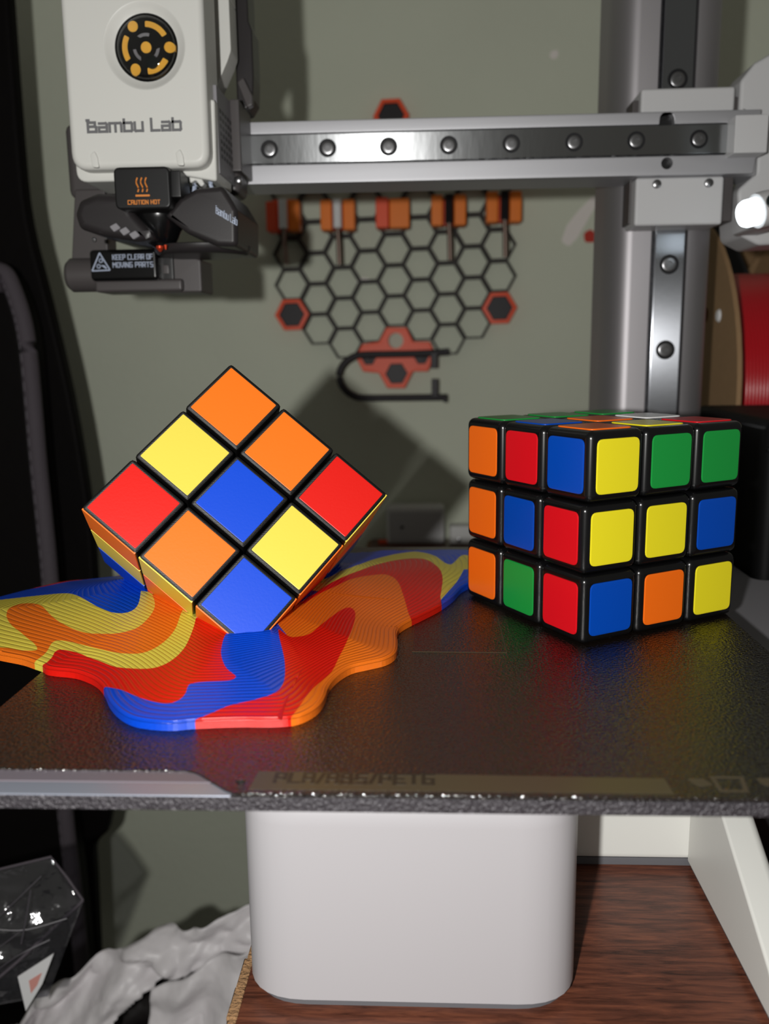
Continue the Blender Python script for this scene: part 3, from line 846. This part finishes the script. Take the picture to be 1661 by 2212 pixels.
LN = {"bl":[[-131.2,112.6],[-128.6,113.2],[-121.4,113.2],[-114.8,112.5],[-108.4,111.2],[-103.5,108.5],[-97.2,101.9],[-91.1,95.3],[-85.8,90.3],[-82.0,88.0],[-79.3,87.9],[-78.0,90.3],[-78.5,95.3],[-80.8,104.0]],"o_up":[[-76.3,100.3],[-73.5,93.7],[-71.9,88.0],[-71.7,82.1],[-72.8,76.8],[-75.4,74.8],[-78.8,74.2],[-82.8,75.1],[-86.5,76.3],[-90.9,79.2],[-94.9,82.7],[-99.2,86.9],[-103.4,91.9],[-106.6,96.2],[-109.6,99.8],[-114.2,103.0],[-118.0,103.2],[-118.8,99.0],[-117.1,94.0],[-114.8,89.9],[-111.3,85.1],[-107.0,80.6],[-103.0,76.2],[-99.7,72.7],[-97.4,69.7],[-97.0,67.9],[-100.6,68.3],[-105.0,70.1],[-107.8,70.8],[-110.8,71.9]],"o_lo":[[-94.3,61.3],[-94.1,61.7],[-93.5,64.8],[-93.6,67.4],[-94.2,70.6],[-94.1,72.8],[-92.6,73.1],[-90.2,72.1],[-86.5,70.0],[-82.4,67.5],[-78.5,65.4],[-74.1,63.0],[-70.5,61.6],[-67.3,60.9],[-64.9,61.8],[-63.0,64.4],[-61.8,68.5],[-61.6,73.6],[-62.3,79.1],[-62.7,82.8]],"r_b":[[-57.3,77.2],[-56.6,72.7],[-56.0,66.5],[-55.8,60.9],[-56.5,56.4],[-58.1,53.1],[-60.6,51.6],[-63.7,52.0],[-67.0,53.2],[-70.0,54.4],[-72.9,56.1],[-77.0,59.3],[-80.6,61.7],[-83.8,64.0],[-87.4,66.1],[-90.2,67.3],[-91.1,66.1],[-90.6,63.1],[-90.7,60.1],[-91.4,59.3]],"f_b":[[-46.4,63.8],[-46.3,60.4],[-45.6,55.4],[-44.2,51.3],[-42.5,48.1],[-40.2,45.6],[-39.8,44.7],[-40.8,43.3],[-43.4,42.8],[-46.7,42.4],[-49.3,41.6],[-49.7,40.1],[-49.5,37.9],[-49.8,35.7],[-50.7,34.2],[-52.4,33.4],[-55.0,34.1],[-58.2,35.9],[-61.9,38.8],[-65.3,41.8],[-68.1,43.6],[-70.5,44.9]],"b_r":[[-33.9,68.5],[-32.9,64.4],[-31.6,60.1],[-30.2,54.9],[-29.2,49.1],[-28.8,44.7],[-29.1,40.5],[-30.4,37.9],[-32.5,36.4],[-34.5,35.2],[-36.9,34.1],[-39.3,32.7],[-41.4,30.5],[-43.2,28.7],[-44.7,27.5]],"red2":[[-33.6,69.1],[-30.9,66.7],[-28.9,67.8],[-26.3,71.2],[-24.7,76.5],[-23.1,83.0],[-21.8,88.2],[-20.0,94.2],[-18.2,96.9],[-16.9,95.8],[-16.2,92.8],[-16.0,87.2],[-16.2,78.4],[-16.8,69.8],[-17.9,62.2],[-18.8,54.6],[-20.3,49.1],[-21.7,44.5],[-22.9,38.4],[-23.9,32.4],[-24.5,29.8],[-24.8,29.0]],"o3":[[-30.3,91.4],[-28.7,98.0],[-26.5,105.1],[-23.7,112.1],[-20.7,119.9],[-17.3,125.5],[-13.7,129.5],[-10.0,132.6],[-7.1,131.3],[-5.0,125.9],[-3.7,118.0],[-2.5,109.3],[-1.5,101.3],[-0.7,96.9]],"r3":[[-29.6,98.9],[-28.3,103.0],[-27.0,108.9],[-23.8,118.8],[-20.2,127.5],[-16.8,134.6],[-13.3,142.9],[-9.0,151.0],[-4.4,157.3],[-0.1,160.4],[4.2,159.1],[7.1,152.7],[8.8,145.6],[9.2,136.3],[8.7,126.8],[8.1,118.0]],"yr":[[-27.8,116.3],[-25.7,121.6],[-23.6,128.4],[-20.8,134.2],[-17.5,143.2],[-14.1,156.8],[-9.7,167.7],[-4.8,175.2],[-0.3,178.8],[4.2,174.2],[7.3,166.8],[9.1,161.2],[10.8,156.7],[12.7,156.2],[14.7,163.3],[16.2,169.6],[17.8,173.1]],"yr2":[[16.8,150.7],[14.4,138.0],[11.2,126.0],[8.2,115.1]]}
S_ = {k: resample(np.array(v), False, 3).tolist() for k, v in LN.items()}
rv = lambda k: S_[k][::-1]
PATCH = [
 ('red_swirl', 'r', [(-126, 128), (-118, 141), (-102, 149), (-84, 172), (-78, 166), (-100, 143.6), (-116, 136.4), (-122, 130)]),
 ('yellow_swirl', 'y', S_['bl']+[(-70, 100), (-55, 82)]+S_['r_b']+[(-95, 55), (-165, 68), (-165, 112)]),
 ('orange_swirl', 'o', S_['o_up']+[(-125, 76.5), (-145, 82), (-150, 60), (-100, 58), (-95.2, 59.5)]+S_['o_lo']+[(-64, 92)]),
 ('red_swirl', 'r', S_['r_b']+[(-93, 56), (-76, 38)]+rv('f_b')+[(-46, 70), (-54, 80)]),
 ('blue_swirl', 'b', S_['f_b']+[(-76, 40), (-60, 20), (-46, 23)]+rv('b_r')+[(-38, 76)]),
 ('yellow_swirl', 'y', S_['yr']+[(32, 172), (32, 160)]+S_['yr2']+[(-5, 110), (-30, 104)]),
 ('red_swirl', 'r', S_['r3']+[(8.6, 108), (12, 106), (0, 90), (-10, 88), (-32, 90)]),
 ('orange_swirl', 'o', S_['o3']+[(3, 94), (6, 60), (-12, 30), (-20, 20), (-27, 20), (-26.5, 40), (-25.5, 55), (-31.4, 66.9), (-34.5, 72), (-36, 92)]),
 ('red_swirl', 'r', S_['red2']+[(-25, 22), (-46, 22)]+rv('b_r')),
]
def build_puddle():
    pts, edges = [], []
    def addloop(P, closed=True):
        s = len(pts); n = len(P)
        pts.extend([(float(p[0]), float(p[1])) for p in P])
        for i in range(n if closed else n-1):
            edges.append((s+i, s+(i+1) % n))
    addloop(OUTS)
    nO = len(OUTS)
    for _, _, P in PATCH:
        addloop(P)
    for d in (.12, .3, .8, 1.6):
        ring = np.array(inset([tuple(p) for p in OUTS], d))
        pts.extend([tuple(map(float, p)) for p in ring])
    xs = np.arange(-146, 28, 1.35); ys = np.arange(25, 186, 1.35)
    g = np.array([(x+(.67 if j % 2 else 0), y) for j, y in enumerate(ys) for x in xs])
    g = g[inside(g, OUTS)]
    g = g[dseg(g, OUTS) > 2.0]
    pts.extend([tuple(map(float, p)) for p in g])
    V, E_, F, *_r = delaunay_2d_cdt([Vector(p) for p in pts], edges, [], 0, 1e-4)
    VV = np.array([(v.x, v.y) for v in V])
    FF = np.array([list(f) for f in F])
    cen = VV[FF].mean(1)
    FF = FF[inside(cen, OUTS)]
    cen = VV[FF].mean(1)
    col = np.full(len(FF), -1)
    for k, (_, _, P) in enumerate(PATCH):
        col[inside(cen, np.array(P))] = k
    H = height(VV)
    e = .15
    gx = (height(VV+[e, 0])-height(VV-[e, 0]))/(2*e)
    gy = (height(VV+[0, e])-height(VV-[0, e]))/(2*e)
    NN = np.stack([-gx, -gy, np.ones(len(VV))], 1)
    NN /= np.linalg.norm(NN, axis=1)[:, None]
    cnt = {}
    for ti, f in enumerate(FF):
        for i in range(3):
            k = tuple(sorted((f[i], f[(i+1) % 3])))
            cnt.setdefault(k, []).append((ti, f[i], f[(i+1) % 3]))
    edge_b = [v[0] for v in cnt.values() if len(v) == 1]
    base = [('blue_swirl', 'b')]+[(n_, c_) for n_, c_, _ in PATCH]
    root = None
    for k in range(-1, len(PATCH)):
        sel = FF[col == k]
        if len(sel) == 0: continue
        ids = np.unique(sel)
        mp = {int(v): i for i, v in enumerate(ids)}
        verts = [(VV[i][0], VV[i][1], H[i]) for i in ids]
        nor = [tuple(NN[i]) for i in ids]
        faces = [[mp[int(x)] for x in f] for f in sel]
        for ti, a, b in edge_b:
            if col[ti] != k: continue
            pa, pb = VV[a], VV[b]
            d = pb-pa; d = d/np.linalg.norm(d)
            nn = (d[1], -d[0], 0.0)
            s = len(verts)
            verts += [(pa[0], pa[1], .05), (pb[0], pb[1], .05), (pb[0], pb[1], H[b]), (pa[0], pa[1], H[a])]
            nor += [nn]*4
            faces.append([s, s+1, s+2, s+3])
        n_, c_ = base[k+1]
        me = bpy.data.meshes.new(n_)
        me.from_pydata([tuple(c*MM for c in v) for v in verts], [], faces)
        me.materials.append(M['p'+c_])
        me.polygons.foreach_set('use_smooth', [True]*len(me.polygons))
        me.normals_split_custom_set_from_vertices(nor)
        me.update()
        link(n_, me, mc)
build_puddle()

# ------------------------------------------------------------------ shop-bought puzzle cube
cx_, cy_, yaw = 55.1, 118.4, math.radians(30.0)
pc = thing('puzzle_cube', (cx_, cy_, 0), 'scrambled glossy black puzzle cube with rounded colour tiles, on the bed right', 'puzzle cube')
P3 = 57.0/3
def shared(name, fn, cache={}):
    if name not in cache: cache[name] = fn()
    return cache[name]
def cubie_mesh():
    bm = bmesh.new(); h = P3/2-.12
    bm_rbox(bm, -h, h, -h, h, -h, h, 2.15, 5)
    return from_bm('cubie', bm, M['blackgloss'])
def tile_mesh(col):
    bm = bmesh.new(); t = 7.2
    bm_extrude(bm, rrect(-t, t, -t, t, 1.9, 4), ((0, 0, 0), (1, 0, 0), (0, 1, 0), (0, 0, 1)), .7, bevel=.28, seg=2)
    return from_bm('tile', bm, M['s'+col])
cm = cubie_mesh()
tm = {k: tile_mesh(k) for k in 'oybrgw'}
# axes: i along the right face (from front corner), j along the left face (from front corner), k height
LEFTF = {(0, 2): 'b', (1, 2): 'r', (2, 2): 'o', (0, 1): 'r', (1, 1): 'b', (2, 1): 'o', (0, 0): 'r', (1, 0): 'g', (2, 0): 'o'}   # (j,k)
RIGHTF = {(0, 2): 'y', (1, 2): 'g', (2, 2): 'g', (0, 1): 'y', (1, 1): 'y', (2, 1): 'b', (0, 0): 'b', (1, 0): 'o', (2, 0): 'y'}  # (i,k)
TOPF = {(0, 0): 'o', (1, 0): 'y', (2, 0): 'r', (0, 1): 'b', (1, 1): 'o', (2, 1): 'w', (0, 2): 'g', (1, 2): 'g', (2, 2): 'g'}    # (i,j)
rest = 'rgbwyorgbwyo'
LAYER = {0: 0.0, 1: -0.5, 2: 0.9}
bm = bmesh.new(); bm_rbox(bm, -20, 20, -20, 20, 8, 49, 3, 2)
core = link('core', from_bm('core', bm, M['black']), pc)
core.matrix_basis = Matrix.Translation((cx_*MM, cy_*MM, 0)) @ Matrix.Rotation(yaw, 4, 'Z')
for i in range(3):
    for j in range(3):
        for k in range(3):
            if (i, j, k) == (1, 1, 1): continue
            L_ = Vector(((i-1)*P3, (j-1)*P3, (k+.5)*P3))*MM
            ml = Matrix.Translation((cx_*MM, cy_*MM, 0)) @ Matrix.Rotation(yaw+math.radians(LAYER[k]), 4, 'Z') @ Matrix.Translation(L_)
            cb = link('cubie', cm, pc)
            cb.matrix_basis = ml
            fs = []
            h = (P3/2+.22)*MM
            if j == 0: fs.append((RIGHTF[(i, k)], Vector((0, -1, 0)), Vector((1, 0, 0))))
            if i == 0: fs.append((LEFTF[(j, k)], Vector((-1, 0, 0)), Vector((0, -1, 0))))
            if k == 2: fs.append((TOPF[(i, j)], Vector((0, 0, 1)), Vector((1, 0, 0))))
            if j == 2: fs.append((rest[(i*3+k) % 12], Vector((0, 1, 0)), Vector((-1, 0, 0))))
            if i == 2: fs.append((rest[(j*3+k+4) % 12], Vector((1, 0, 0)), Vector((0, 1, 0))))
            for col_, n, u in fs:
                v = n.cross(u)
                t = link('tile', tm[col_], cb)
                mt = Matrix((u, v, n)).transposed().to_4x4()
                t.matrix_basis = Matrix.Translation(n*h) @ mt

# ------------------------------------------------------------------ honeycomb wall panel and what hangs on it
hp = thing('honeycomb_panel', (-19, 556, 60), 'black honeycomb storage panel hung on the sage green wall', 'wall panel')
def hexpts(f2f, a0=0.0):
    r = f2f/math.sqrt(3)
    return [(r*math.cos(a0+math.radians(60*k)), r*math.sin(a0+math.radians(60*k))) for k in range(6)]
TILT = math.radians(1.35)
def cell_mesh():
    bm = bmesh.new()
    bm_extrude(bm, hexpts(23.25), ((0, 0, 0), (1, 0, 0), (0, 0, 1), (0, -1, 0)), 7.5, holes=[hexpts(20.2)])
    return from_bm('hex_cell', bm, M['hexblack'], False)
cellm = cell_mesh()
# cell rows per column: topmost and bottom (height index from the centre column's reference cell)
PX, PZ = 20.15, 23.25
def cellpos(c, r):
    x = (c-4)*PX
    z = r*PZ-(PZ/2 if (c % 2) else 0)
    return Vector((-19.3+x*math.cos(TILT)-z*math.sin(TILT), 552.4, 130.6+x*math.sin(TILT)+z*math.cos(TILT)))
SPAN = {0: (-0, 3), 1: (-1, 4), 2: (-2, 4), 3: (-1, 4), 4: (-1, 4), 5: (-1, 4), 6: (-2, 4), 7: (-1, 4), 8: (0, 3)}
for c, (r0, r1) in SPAN.items():
    for r in range(r0, r1+1):
        p = cellpos(c, r)
        o = link('hex_cell', cellm, hp)
        o.matrix_basis = Matrix.Translation(p*MM) @ Matrix.Rotation(-TILT, 4, 'Y')
def hexinsert(p, label):
    t = thing('hex_insert', (p[0], 556, p[1]-11), label, 'insert', 'hexagonal inserts of the honeycomb panel')
    f = ((p[0], 549, p[1]), (math.cos(TILT), 0, math.sin(TILT)), (-math.sin(TILT), 0, math.cos(TILT)), (0, -1, 0))
    extrude('rim', hexpts(23.5), f, 9, M['redorange'], t, bevel=.8, seg=2, holes=[hexpts(17.6)])
    f2 = ((p[0], 550.2, p[1]), f[1], f[2], f[3])
    extrude('plug', hexpts(17.5), f2, 7, M['insertblack'], t, bevel=.5, seg=1)
hexinsert((-99.8, 105.7), 'orange-rimmed black hexagon insert at the left tip of the honeycomb panel')
hexinsert((61.6, 108.4), 'orange-rimmed black hexagon insert at the right tip of the honeycomb panel')
hexinsert((-20.6, 249.6), 'orange-rimmed black hexagon insert peeking above the aluminium arm')
# bit holders
HL = [(-101.5, 177.0, 'o'), (-60.4, 176.6, 'o'), (-19.6, 177.0, 'n'), (21.6, 178.3, 'o'), (62.1, 179.9, 'o')]
names = ['leftmost orange tool holder on the honeycomb panel, gripping a white-handled tool', 'second orange tool holder from the left, gripping a white-handled tool',
         'empty orange tool holder in the middle of the honeycomb panel', 'orange tool holder right of the empty one, gripping a black-handled tool', 'rightmost orange tool holder on the honeycomb panel, gripping a black-handled tool']
tl = ['leftmost tool in the row, white threaded handle and thin steel shaft', 'second tool from the left, white threaded handle and dark shaft', None,
      'black-handled tool with dark shaft, next to the empty holder', 'rightmost tool in the row, black handle and steel shaft']
for i, (x, z, k) in enumerate(HL):
    t = thing('tool_holder', (x, 552, z-11), names[i], 'tool holder', 'orange tool holders on the honeycomb panel')
    rbox('back_plate', x-9, x+9, 540, 553, z-9, z+(13 if i == 0 else 9), M['redorange'], t, r=.8)
    if k == 'n':
        extrude('jaw', round_poly([(x-12.4, z-10.5), (x-3, z-10.5), (x-3, z+11), (x-12.4, z+11)], 1.2), FR(527), 15, M['redorange'], t, bevel=.8)
        extrude('jaw', round_poly([(x-2.4, z-10.5), (x+12.4, z-10.5), (x+12.4, z+10.5), (x-2.4, z+10.5)], 1.2), FR(529), 13, M['orangepla'], t, bevel=.8)
    else:
        extrude('jaw', round_poly([(x-12.6, z-11), (x-4.2, z-11), (x-4.2, z+10.5), (x-12.6, z+10.5)], 1.2), FR(527 if i else 531), 15, M['orangepla'] if i else M['redorange'], t, bevel=.8)  # first left jaw gets a redder colour, tool head shadow painted in
        extrude('jaw', round_poly([(x+4.2, z-11), (x+12.8, z-11), (x+12.8, z+10.5), (x+4.2, z+10.5)], 1.2), FR(527), 15, M['orangepla'], t, bevel=.8)
        tx = x+(1.2 if i == 0 else .3)
        tt = thing('driver_tool', (tx, 524.5, z-36), tl[i], 'tool', 'small tools in the orange holders')
        white = i < 2
        pf = []
        zz = 0.0
        while zz < 20:
            pf += [(3.5, zz), (3.0, zz+.7)]
            zz += 1.4
        lathe('handle', [(0, 0)]+pf+[(0, 20)], (tx, 524.5, z-10), (0, 0, 1), M['toolwhite'] if white else M['insertblack'], tt, n=16)
        tube('shaft', [(tx, 524.5, z-10), (tx+.6, 524.5, z-23), (tx+(1.4 if i == 0 else .8), 524.5, z-36)], 1.9, M['steel'], tt, n=10)
# lower bracket
br_ = [(-25.9, 95), (-10.3, 94.7), (-5.2, 83.9), (7.8, 83.7), (11.6, 74.7), (6.4, 60.7), (-5.4, 60.8), (-12, 47.9), (-25.8, 48.1), (-32.2, 59.8), (-44.6, 61.2), (-50.3, 72.9), (-44.9, 82.5), (-31.9, 84.2)]
bk = thing('hook_bracket', (-19, 552, 48), 'red-orange multi-hexagon bracket at the bottom of the honeycomb panel', 'bracket')
def hx(cx, cz, f): return [(cx+a, cz+b) for a, b in hexpts(f, TILT)]
extrude('body', round_poly(br_, 1.2, 3), FR(546), 8, M['redorange'], bk, bevel=.8, seg=2, holes=[circ(-18.8, 84.7, 6, 20), hx(-39.9, 71.5, 10), hx(1.2, 71.7, 10), hx(-18.4, 59.4, 15.4)])
for c in ((-39.9, 71.5, 9.8), (1.2, 71.7, 9.8), (-18.4, 59.4, 15.2)):
    extrude('plug', hx(*c), FR(547.2), 6, M['insertblack'], bk, bevel=.4, seg=1)
hk = thing('hook', (-20, 545, 39), 'black U-shaped hook arm lying sideways across the orange bracket', 'hook')
hpth = [(22, 538, 75.6), (0, 538, 74.6), (-22, 538, 74.4), (-43.9, 538, 74.2), (-51, 538, 72.8), (-57.5, 538, 68.8), (-61.8, 538, 62.5), (-62.2, 538, 55), (-58.5, 538, 47.8), (-52, 538, 43), (-44.4, 538, 41.2), (-22, 538, 41), (0, 538, 41), (20.5, 538, 41)]
tube('arm', [tuple(q) for q in resample(np.array(hpth), False, 4)], 2.8, M['insertblack'], hk, n=10)
rbox('stop', 8.3, 13.6, 535, 541, 63.2, 75, M['insertblack'], hk, r=.6)
rbox('stop', 8.8, 14, 535, 541, 42, 55.4, M['insertblack'], hk, r=.6)
rbox('tip', 18.6, 21.4, 536, 540, 74, 78.4, M['insertblack'], hk, r=.5)
rbox('tip', 18.2, 21, 536, 540, 37, 43, M['insertblack'], hk, r=.5)
rbox('peg', -42, -38, 538, 547.5, 69.5, 73.5, M['insertblack'], hk, r=.5)
rbox('peg', -1, 3, 538, 547.5, 69.5, 73.5, M['insertblack'], hk, r=.5)

# ------------------------------------------------------------------ things on the desk behind
ad = thing('power_adapter', (-4, 545, -75), 'off-white plastic power box at the foot of the wall, in the shade', 'power adapter')
rbox('case', -27.3, 19, 534, 556, -75, -44.6, M['graybox'], ad, r=3, seg=3)
rbox('face_plate', -24.5, 16, 533.4, 534.4, -72, -49, M['palegrey'], ad, r=1)
rbox('pin_hole', -16, -13.6, 533.1, 533.6, -62, -59.6, M['black'], ad, r=0.1)
rbox('status_light', -34, -26, 538, 542, -74.9, -72.6, M['redorange'], ad, r=.4)
pl = thing('white_plug', (33, 536, -75), 'small white plug on the desk beside the off-white power box', 'plug')
rbox('body', 22.8, 44, 530, 544, -75, -59.4, M['graybox'], pl, r=2, seg=3)
lathe('pin', [(0, 0), (1.6, 0), (1.6, 2), (0, 2.4)], (30, 530, -70), (0, -1, 0), M['screw'], pl, n=12)

# added dark block: shade right of the column painted as solid black
bb = thing('shade_block', (215, 235, -75), 'added black block painting in the shade behind the puzzle cube, right of the column', 'box')
rbox('case', 131.5, 300, 189, 282, -75, 50, M['deepblack'], bb, r=4, seg=3)
rbox('shade_band', 131.8, 299.5, 188.6, 282.5, 38, 40, M['deepblack'], bb, r=.6)

# spool of red filament
def flange_holes(c, R):
    return [circ(c[0]+R*.62*math.cos(math.radians(a)), c[1]+R*.62*math.sin(math.radians(a)), 4.2, 14) for a in range(15, 375, 60)]+[circ(c[0], c[1], R*.27, 24)]
def winding(L_, R, r):
    q = []
    x = 0.0
    while x < L_-.01:
        q += [(r-.25, x), (r, x+.45), (r, x+1.3)]
        x += 1.75
    return [(R*.28, 0)]+q+[(R*.28, L_), (R*.28, 0)]
t = thing('filament_spool', (190, 382, -43), 'cardboard spool of red filament standing behind the steel column', 'spool', 'filament spools behind the printer')
SPC, SPR = (382, 52), 95
for x in (153.5, 214.9):
    extrude('flange', circ(SPC[0], SPC[1], SPR, 56), RT(x+2.6), 2.6, M['cardboard'], t, bevel=.6, seg=2, holes=flange_holes(SPC, SPR))
bm = bmesh.new()
bm_lathe(bm, winding(58.6, SPR, 66), (156.2, SPC[0], SPC[1]), (1, 0, 0), 64, cap=False)
link('winding', from_bm('winding', bm, M['filament']), t)
for a in (40, -40):
    lathe('flange_rivet', [(0, 0), (3.4, 0), (2.6, 1), (0, 1.4)], (153.5, 382-82*math.cos(math.radians(a)), 52+82*math.sin(math.radians(a))-12), (-1, 0, 0), M['paper'], t, n=14)
t = thing('filament_spool', (310, 530, 9), 'second brown cardboard spool on the wall, half hidden at the right edge', 'spool', 'filament spools behind the printer')
for y in (500, 551):
    extrude('flange', circ(310, 95, 86, 56), FR(y), 2.6, M['cardboard'], t, bevel=.6, seg=2, holes=[circ(310, 95, 24, 24)])
bm = bmesh.new()
bm_lathe(bm, winding(48, 86, 62), (310, 551, 95), (0, -1, 0), 56, cap=False)
link('winding', from_bm('winding', bm, M['cardboard']), t)
pg = thing('wall_peg', (310, 545, 70), 'black peg through the middle of the wall-hung cardboard spool', 'peg')
lathe('rod', [(0, 0), (20, 0), (20, 70), (18, 72), (0, 72)], (310, 560, 88), (0, -1, 0), M['black'], pg, n=24)
hb_ = thing('spool_holder', (190, 390, -75), 'black spool holder with upright arms behind the red filament spool', 'spool holder')
rbox('base', 140, 252, 300, 494, -75, -50, M['black'], hb_, r=4, seg=3)
extrude('arm', round_poly([(188, 160), (212, 160), (218, 140), (232, 112), (232, -55), (200, -55), (200, 112), (188, 138)], 4), FR(480), 12, M['black'], hb_, bevel=1)
for x in (143, 223):
    rbox('upright', x, x+7, 370, 394, -55, 62, M['black'], hb_, r=1)
tube('axle', [(143, 382, 52), (230, 382, 52)], 12, M['black'], hb_, n=20)

# ------------------------------------------------------------------ chair at the left
ch = thing('chair', (-330, 400, -720), 'tall black leather chair with grey stitched edge along the left', 'chair')
eo_ = [(-246, 330), (-247.5, 209), (-246, 160), (-238, 114), (-228, 52), (-222, -9), (-220.8, -56), (-222, -120), (-222, -245), (-236, -272), (-238, -300), (-242, -420), (-420, -420), (-420, 330)]
extrude('backrest', [tuple(q) for q in resample(np.array(eo_[:12], float), False, 3)]+eo_[12:], FR(420), 10, M['leather'], ch, bevel=3, seg=3)
pe = [(-252, 128), (-241, 126), (-236.6, 119), (-231.5, 100), (-229.6, 79), (-229.3, 45), (-229.3, 12), (-228.6, -25), (-228.3, -62), (-229.5, -140), (-231.5, -220), (-229.8, -289), (-229, -360)]
pes = [tuple(q) for q in resample(np.array(pe, float), False, 4)]
extrude('side_panel', [(x-9, z) for x, z in pes]+[(-400, -360), (-400, 122)], FR(382), 30, M['leather'], ch, bevel=4, seg=3)
tube('piping', [(x-6, 382, z) for x, z in pes]+[], 5.2, M['piping'], ch, n=14)
sb = bmesh.new()
for i in range(2, len(pes)-1):
    a, b = Vector((pes[i][0]-8.6, 377.4, pes[i][1])), Vector((pes[i+1][0]-8.6, 377.4, pes[i+1][1]))
    L_ = (b-a).length
    n = max(1, int(L_/6))
    for k in range(n):
        bm_tube(sb, [a.lerp(b, (k+.15)/n), a.lerp(b, (k+.75)/n)], .4, 5)
link('stitching', from_bm('stitching', sb, M['stitch']), ch, kind='stuff')
tube('top_seam', [(-420, 380, 119), (-330, 380, 122), (-246, 380, 120)], 6, M['piping'], ch, n=12)
rbox('seat', -480, -275, 150, 480, -440, -380, M['leather'], ch, r=20, seg=4)
tube('post', [(-400, 330, -700), (-400, 330, -430)], 22, M['black'], ch, n=20)
for k in range(5):
    a = 2*math.pi*k/5
    tube('foot', [(-400, 330, -690), (-400+120*math.cos(a), 330+120*math.sin(a), -705)], [18, 14], M['black'], ch, n=12)

# ------------------------------------------------------------------ waste bin with bags
wbn = thing('waste_bin', (-160, 230, -720), 'dark waste bin beside the desk, under the crumpled white bag', 'bin')
lathe('tub', [(0, 0), (70, 0), (88, 320), (90, 330), (86, 330), (82, 320), (64, 6), (0, 6)], (-165, 215, -745+25), (0, 0, 1), M['black'], wbn, n=32)
def sheet(name, nu, nv, fn, m, parent, keep=None, thick=.5):
    V, F = [], []
    idx = {}
    for j in range(nv+1):
        for i in range(nu+1):
            V.append(fn(i/nu, j/nv))
    for j in range(nv):
        for i in range(nu):
            if keep and not keep((i+.5)/nu, (j+.5)/nv): continue
            a = j*(nu+1)+i
            F.append((a, a+1, a+nu+2, a+nu+1))
    me = mk(name, V, F, m)
    o = link(name, me, parent)
    sm = o.modifiers.new('thickness', 'SOLIDIFY')
    sm.thickness = thick*MM
    return o
wbag = thing('plastic_bag', (-150, 230, -330), 'crumpled white plastic bag heaped beside the desk at lower left', 'bag')
topx = [-236, -212, -199.6, -173.2, -147.4, -122.5, -102.6, -85, -70]
topz = [-290, -272, -251, -234.5, -220.2, -214.3, -206, -201.5, -199]
def crump(x, y, s, a):
    return a*noise.noise(Vector((x*s, y*s, .7)))
def bagfn(u, v):
    x = -236+u*166
    zt = float(np.interp(x, topx, topz))
    # folds fan out from the lower left
    ang = math.atan2(v*95+12, x+262)
    r = math.hypot(v*95, x+262)
    f = 11*abs(math.sin(ang*11+2.6*noise.noise(Vector((r*.022, ang*3, 0)))))**1.5+crump(x, v*90, .045, 9)+6*abs(noise.noise(Vector((x*.07, v*8, 4.2))))+crump(x, v*90, .14, 2.6)
    return (x-6*v, 262-f-34*v+crump(x, v*60, .03, 9), zt-82*v+crump(x+40, v*90, .05, 3)*v)
def hole(u, v):
    x = -236+u*166
    dx, dv = (x+133), (v-.42-.0045*(-(x+133)))
    cx, cv = dx, dv
    e1 = (cx/27)**2+(cv/.13)**2 < 1+.5*noise.noise(Vector((x*.09, v*7, 3)))
    return not e1
sheet('main_sheet', 96, 60, bagfn, M['bagwhite'], wbag, hole)
def flapfn(u, v):
    x = -134+u*58
    return (x-8*v, 236-10*v-crump(x, v*80, .06, 9)-3*math.sin(u*9+v*3), -236+u*30-74*v+crump(x, v*70, .05, 5))
sheet('front_flap', 40, 40, flapfn, M['bagwhite'], wbag)
def shadefn(u, v):
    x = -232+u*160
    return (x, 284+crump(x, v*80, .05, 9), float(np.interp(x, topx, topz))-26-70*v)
sheet('shade_sheet', 40, 24, shadefn, M['bagshade'], wbag)  # dark sheet added behind the hole to paint in the shade inside

cbag = thing('clear_bag', (-165, 180, -250), 'crinkled clear plastic bag sticking up at the lower left corner', 'bag')
def clear(yo):
    def fn(u, v):
        # left edge A..E, right edge B..C..D
        lx, lz = -236+v*6, -150-v*58
        if v < .4:
            s = v/.4; rx, rz = -152.2+s*12.2, -127.2-s*20
        else:
            s = (v-.4)/.6; rx, rz = -140-s*19, -147.2-s*46
        x, z = lx+(rx-lx)*u, lz+(rz-lz)*u
        bul = math.sin(math.pi*min(1, max(0, u)))*math.sin(math.pi*v)
        return (x, 180+yo*bul*16+crump(x*1.0+yo*40, z, .05, 9)*bul+3.5*abs(math.sin(v*11-u*5+2*noise.noise(Vector((x*.03, z*.03, yo)))))*bul, z)
    return fn
sheet('front_film', 40, 30, clear(-1), M['film'], cbag, thick=.15)
sheet('back_film', 40, 30, clear(1), M['film'], cbag, thick=.15)
tube('seam', [(-236, 180, -150), (-152.2, 180, -127.4), (-146, 180, -137), (-140.2, 180, -147.2)], .55, M['piping'], cbag, n=6)
tube('seam', [(-140.2, 180, -147.2), (-166, 172, -170), (-190, 168, -190), (-214, 166, -205)], .7, M['piping'], cbag, n=6)
for q in ([(-153, 172, -131), (-170, 164, -146), (-196, 160, -170), (-220, 158, -188)], [(-160, 168, -152), (-172, 164, -160), (-188, 162, -172)], [(-144, 172, -150), (-158, 166, -151), (-168, 163, -149)], [(-152, 172, -160), (-163, 166, -163), (-176, 163, -172)], [(-157, 170, -136), (-158, 166, -146), (-160, 164, -156)]):
    tube('crease', [tuple(p_) for p_ in resample(np.array(q, float), False, 4)], .28, M['crease'], cbag, n=6)
lt = thing('paper_label', (-160, 178, -192), 'white paper tag with faint red print hanging by the clear bag', 'label')
extrude('sheet', [(-166.6, -176.8), (-150.4, -165.6), (-156.5, -180), (-164.6, -193)], FR(171), .6, M['paper'], lt)
extrude('red_print', [(-162, -178.5), (-156, -174.5), (-158.6, -180.5), (-161.6, -184.5)], FR(170.9), .2, M['redink'], lt)
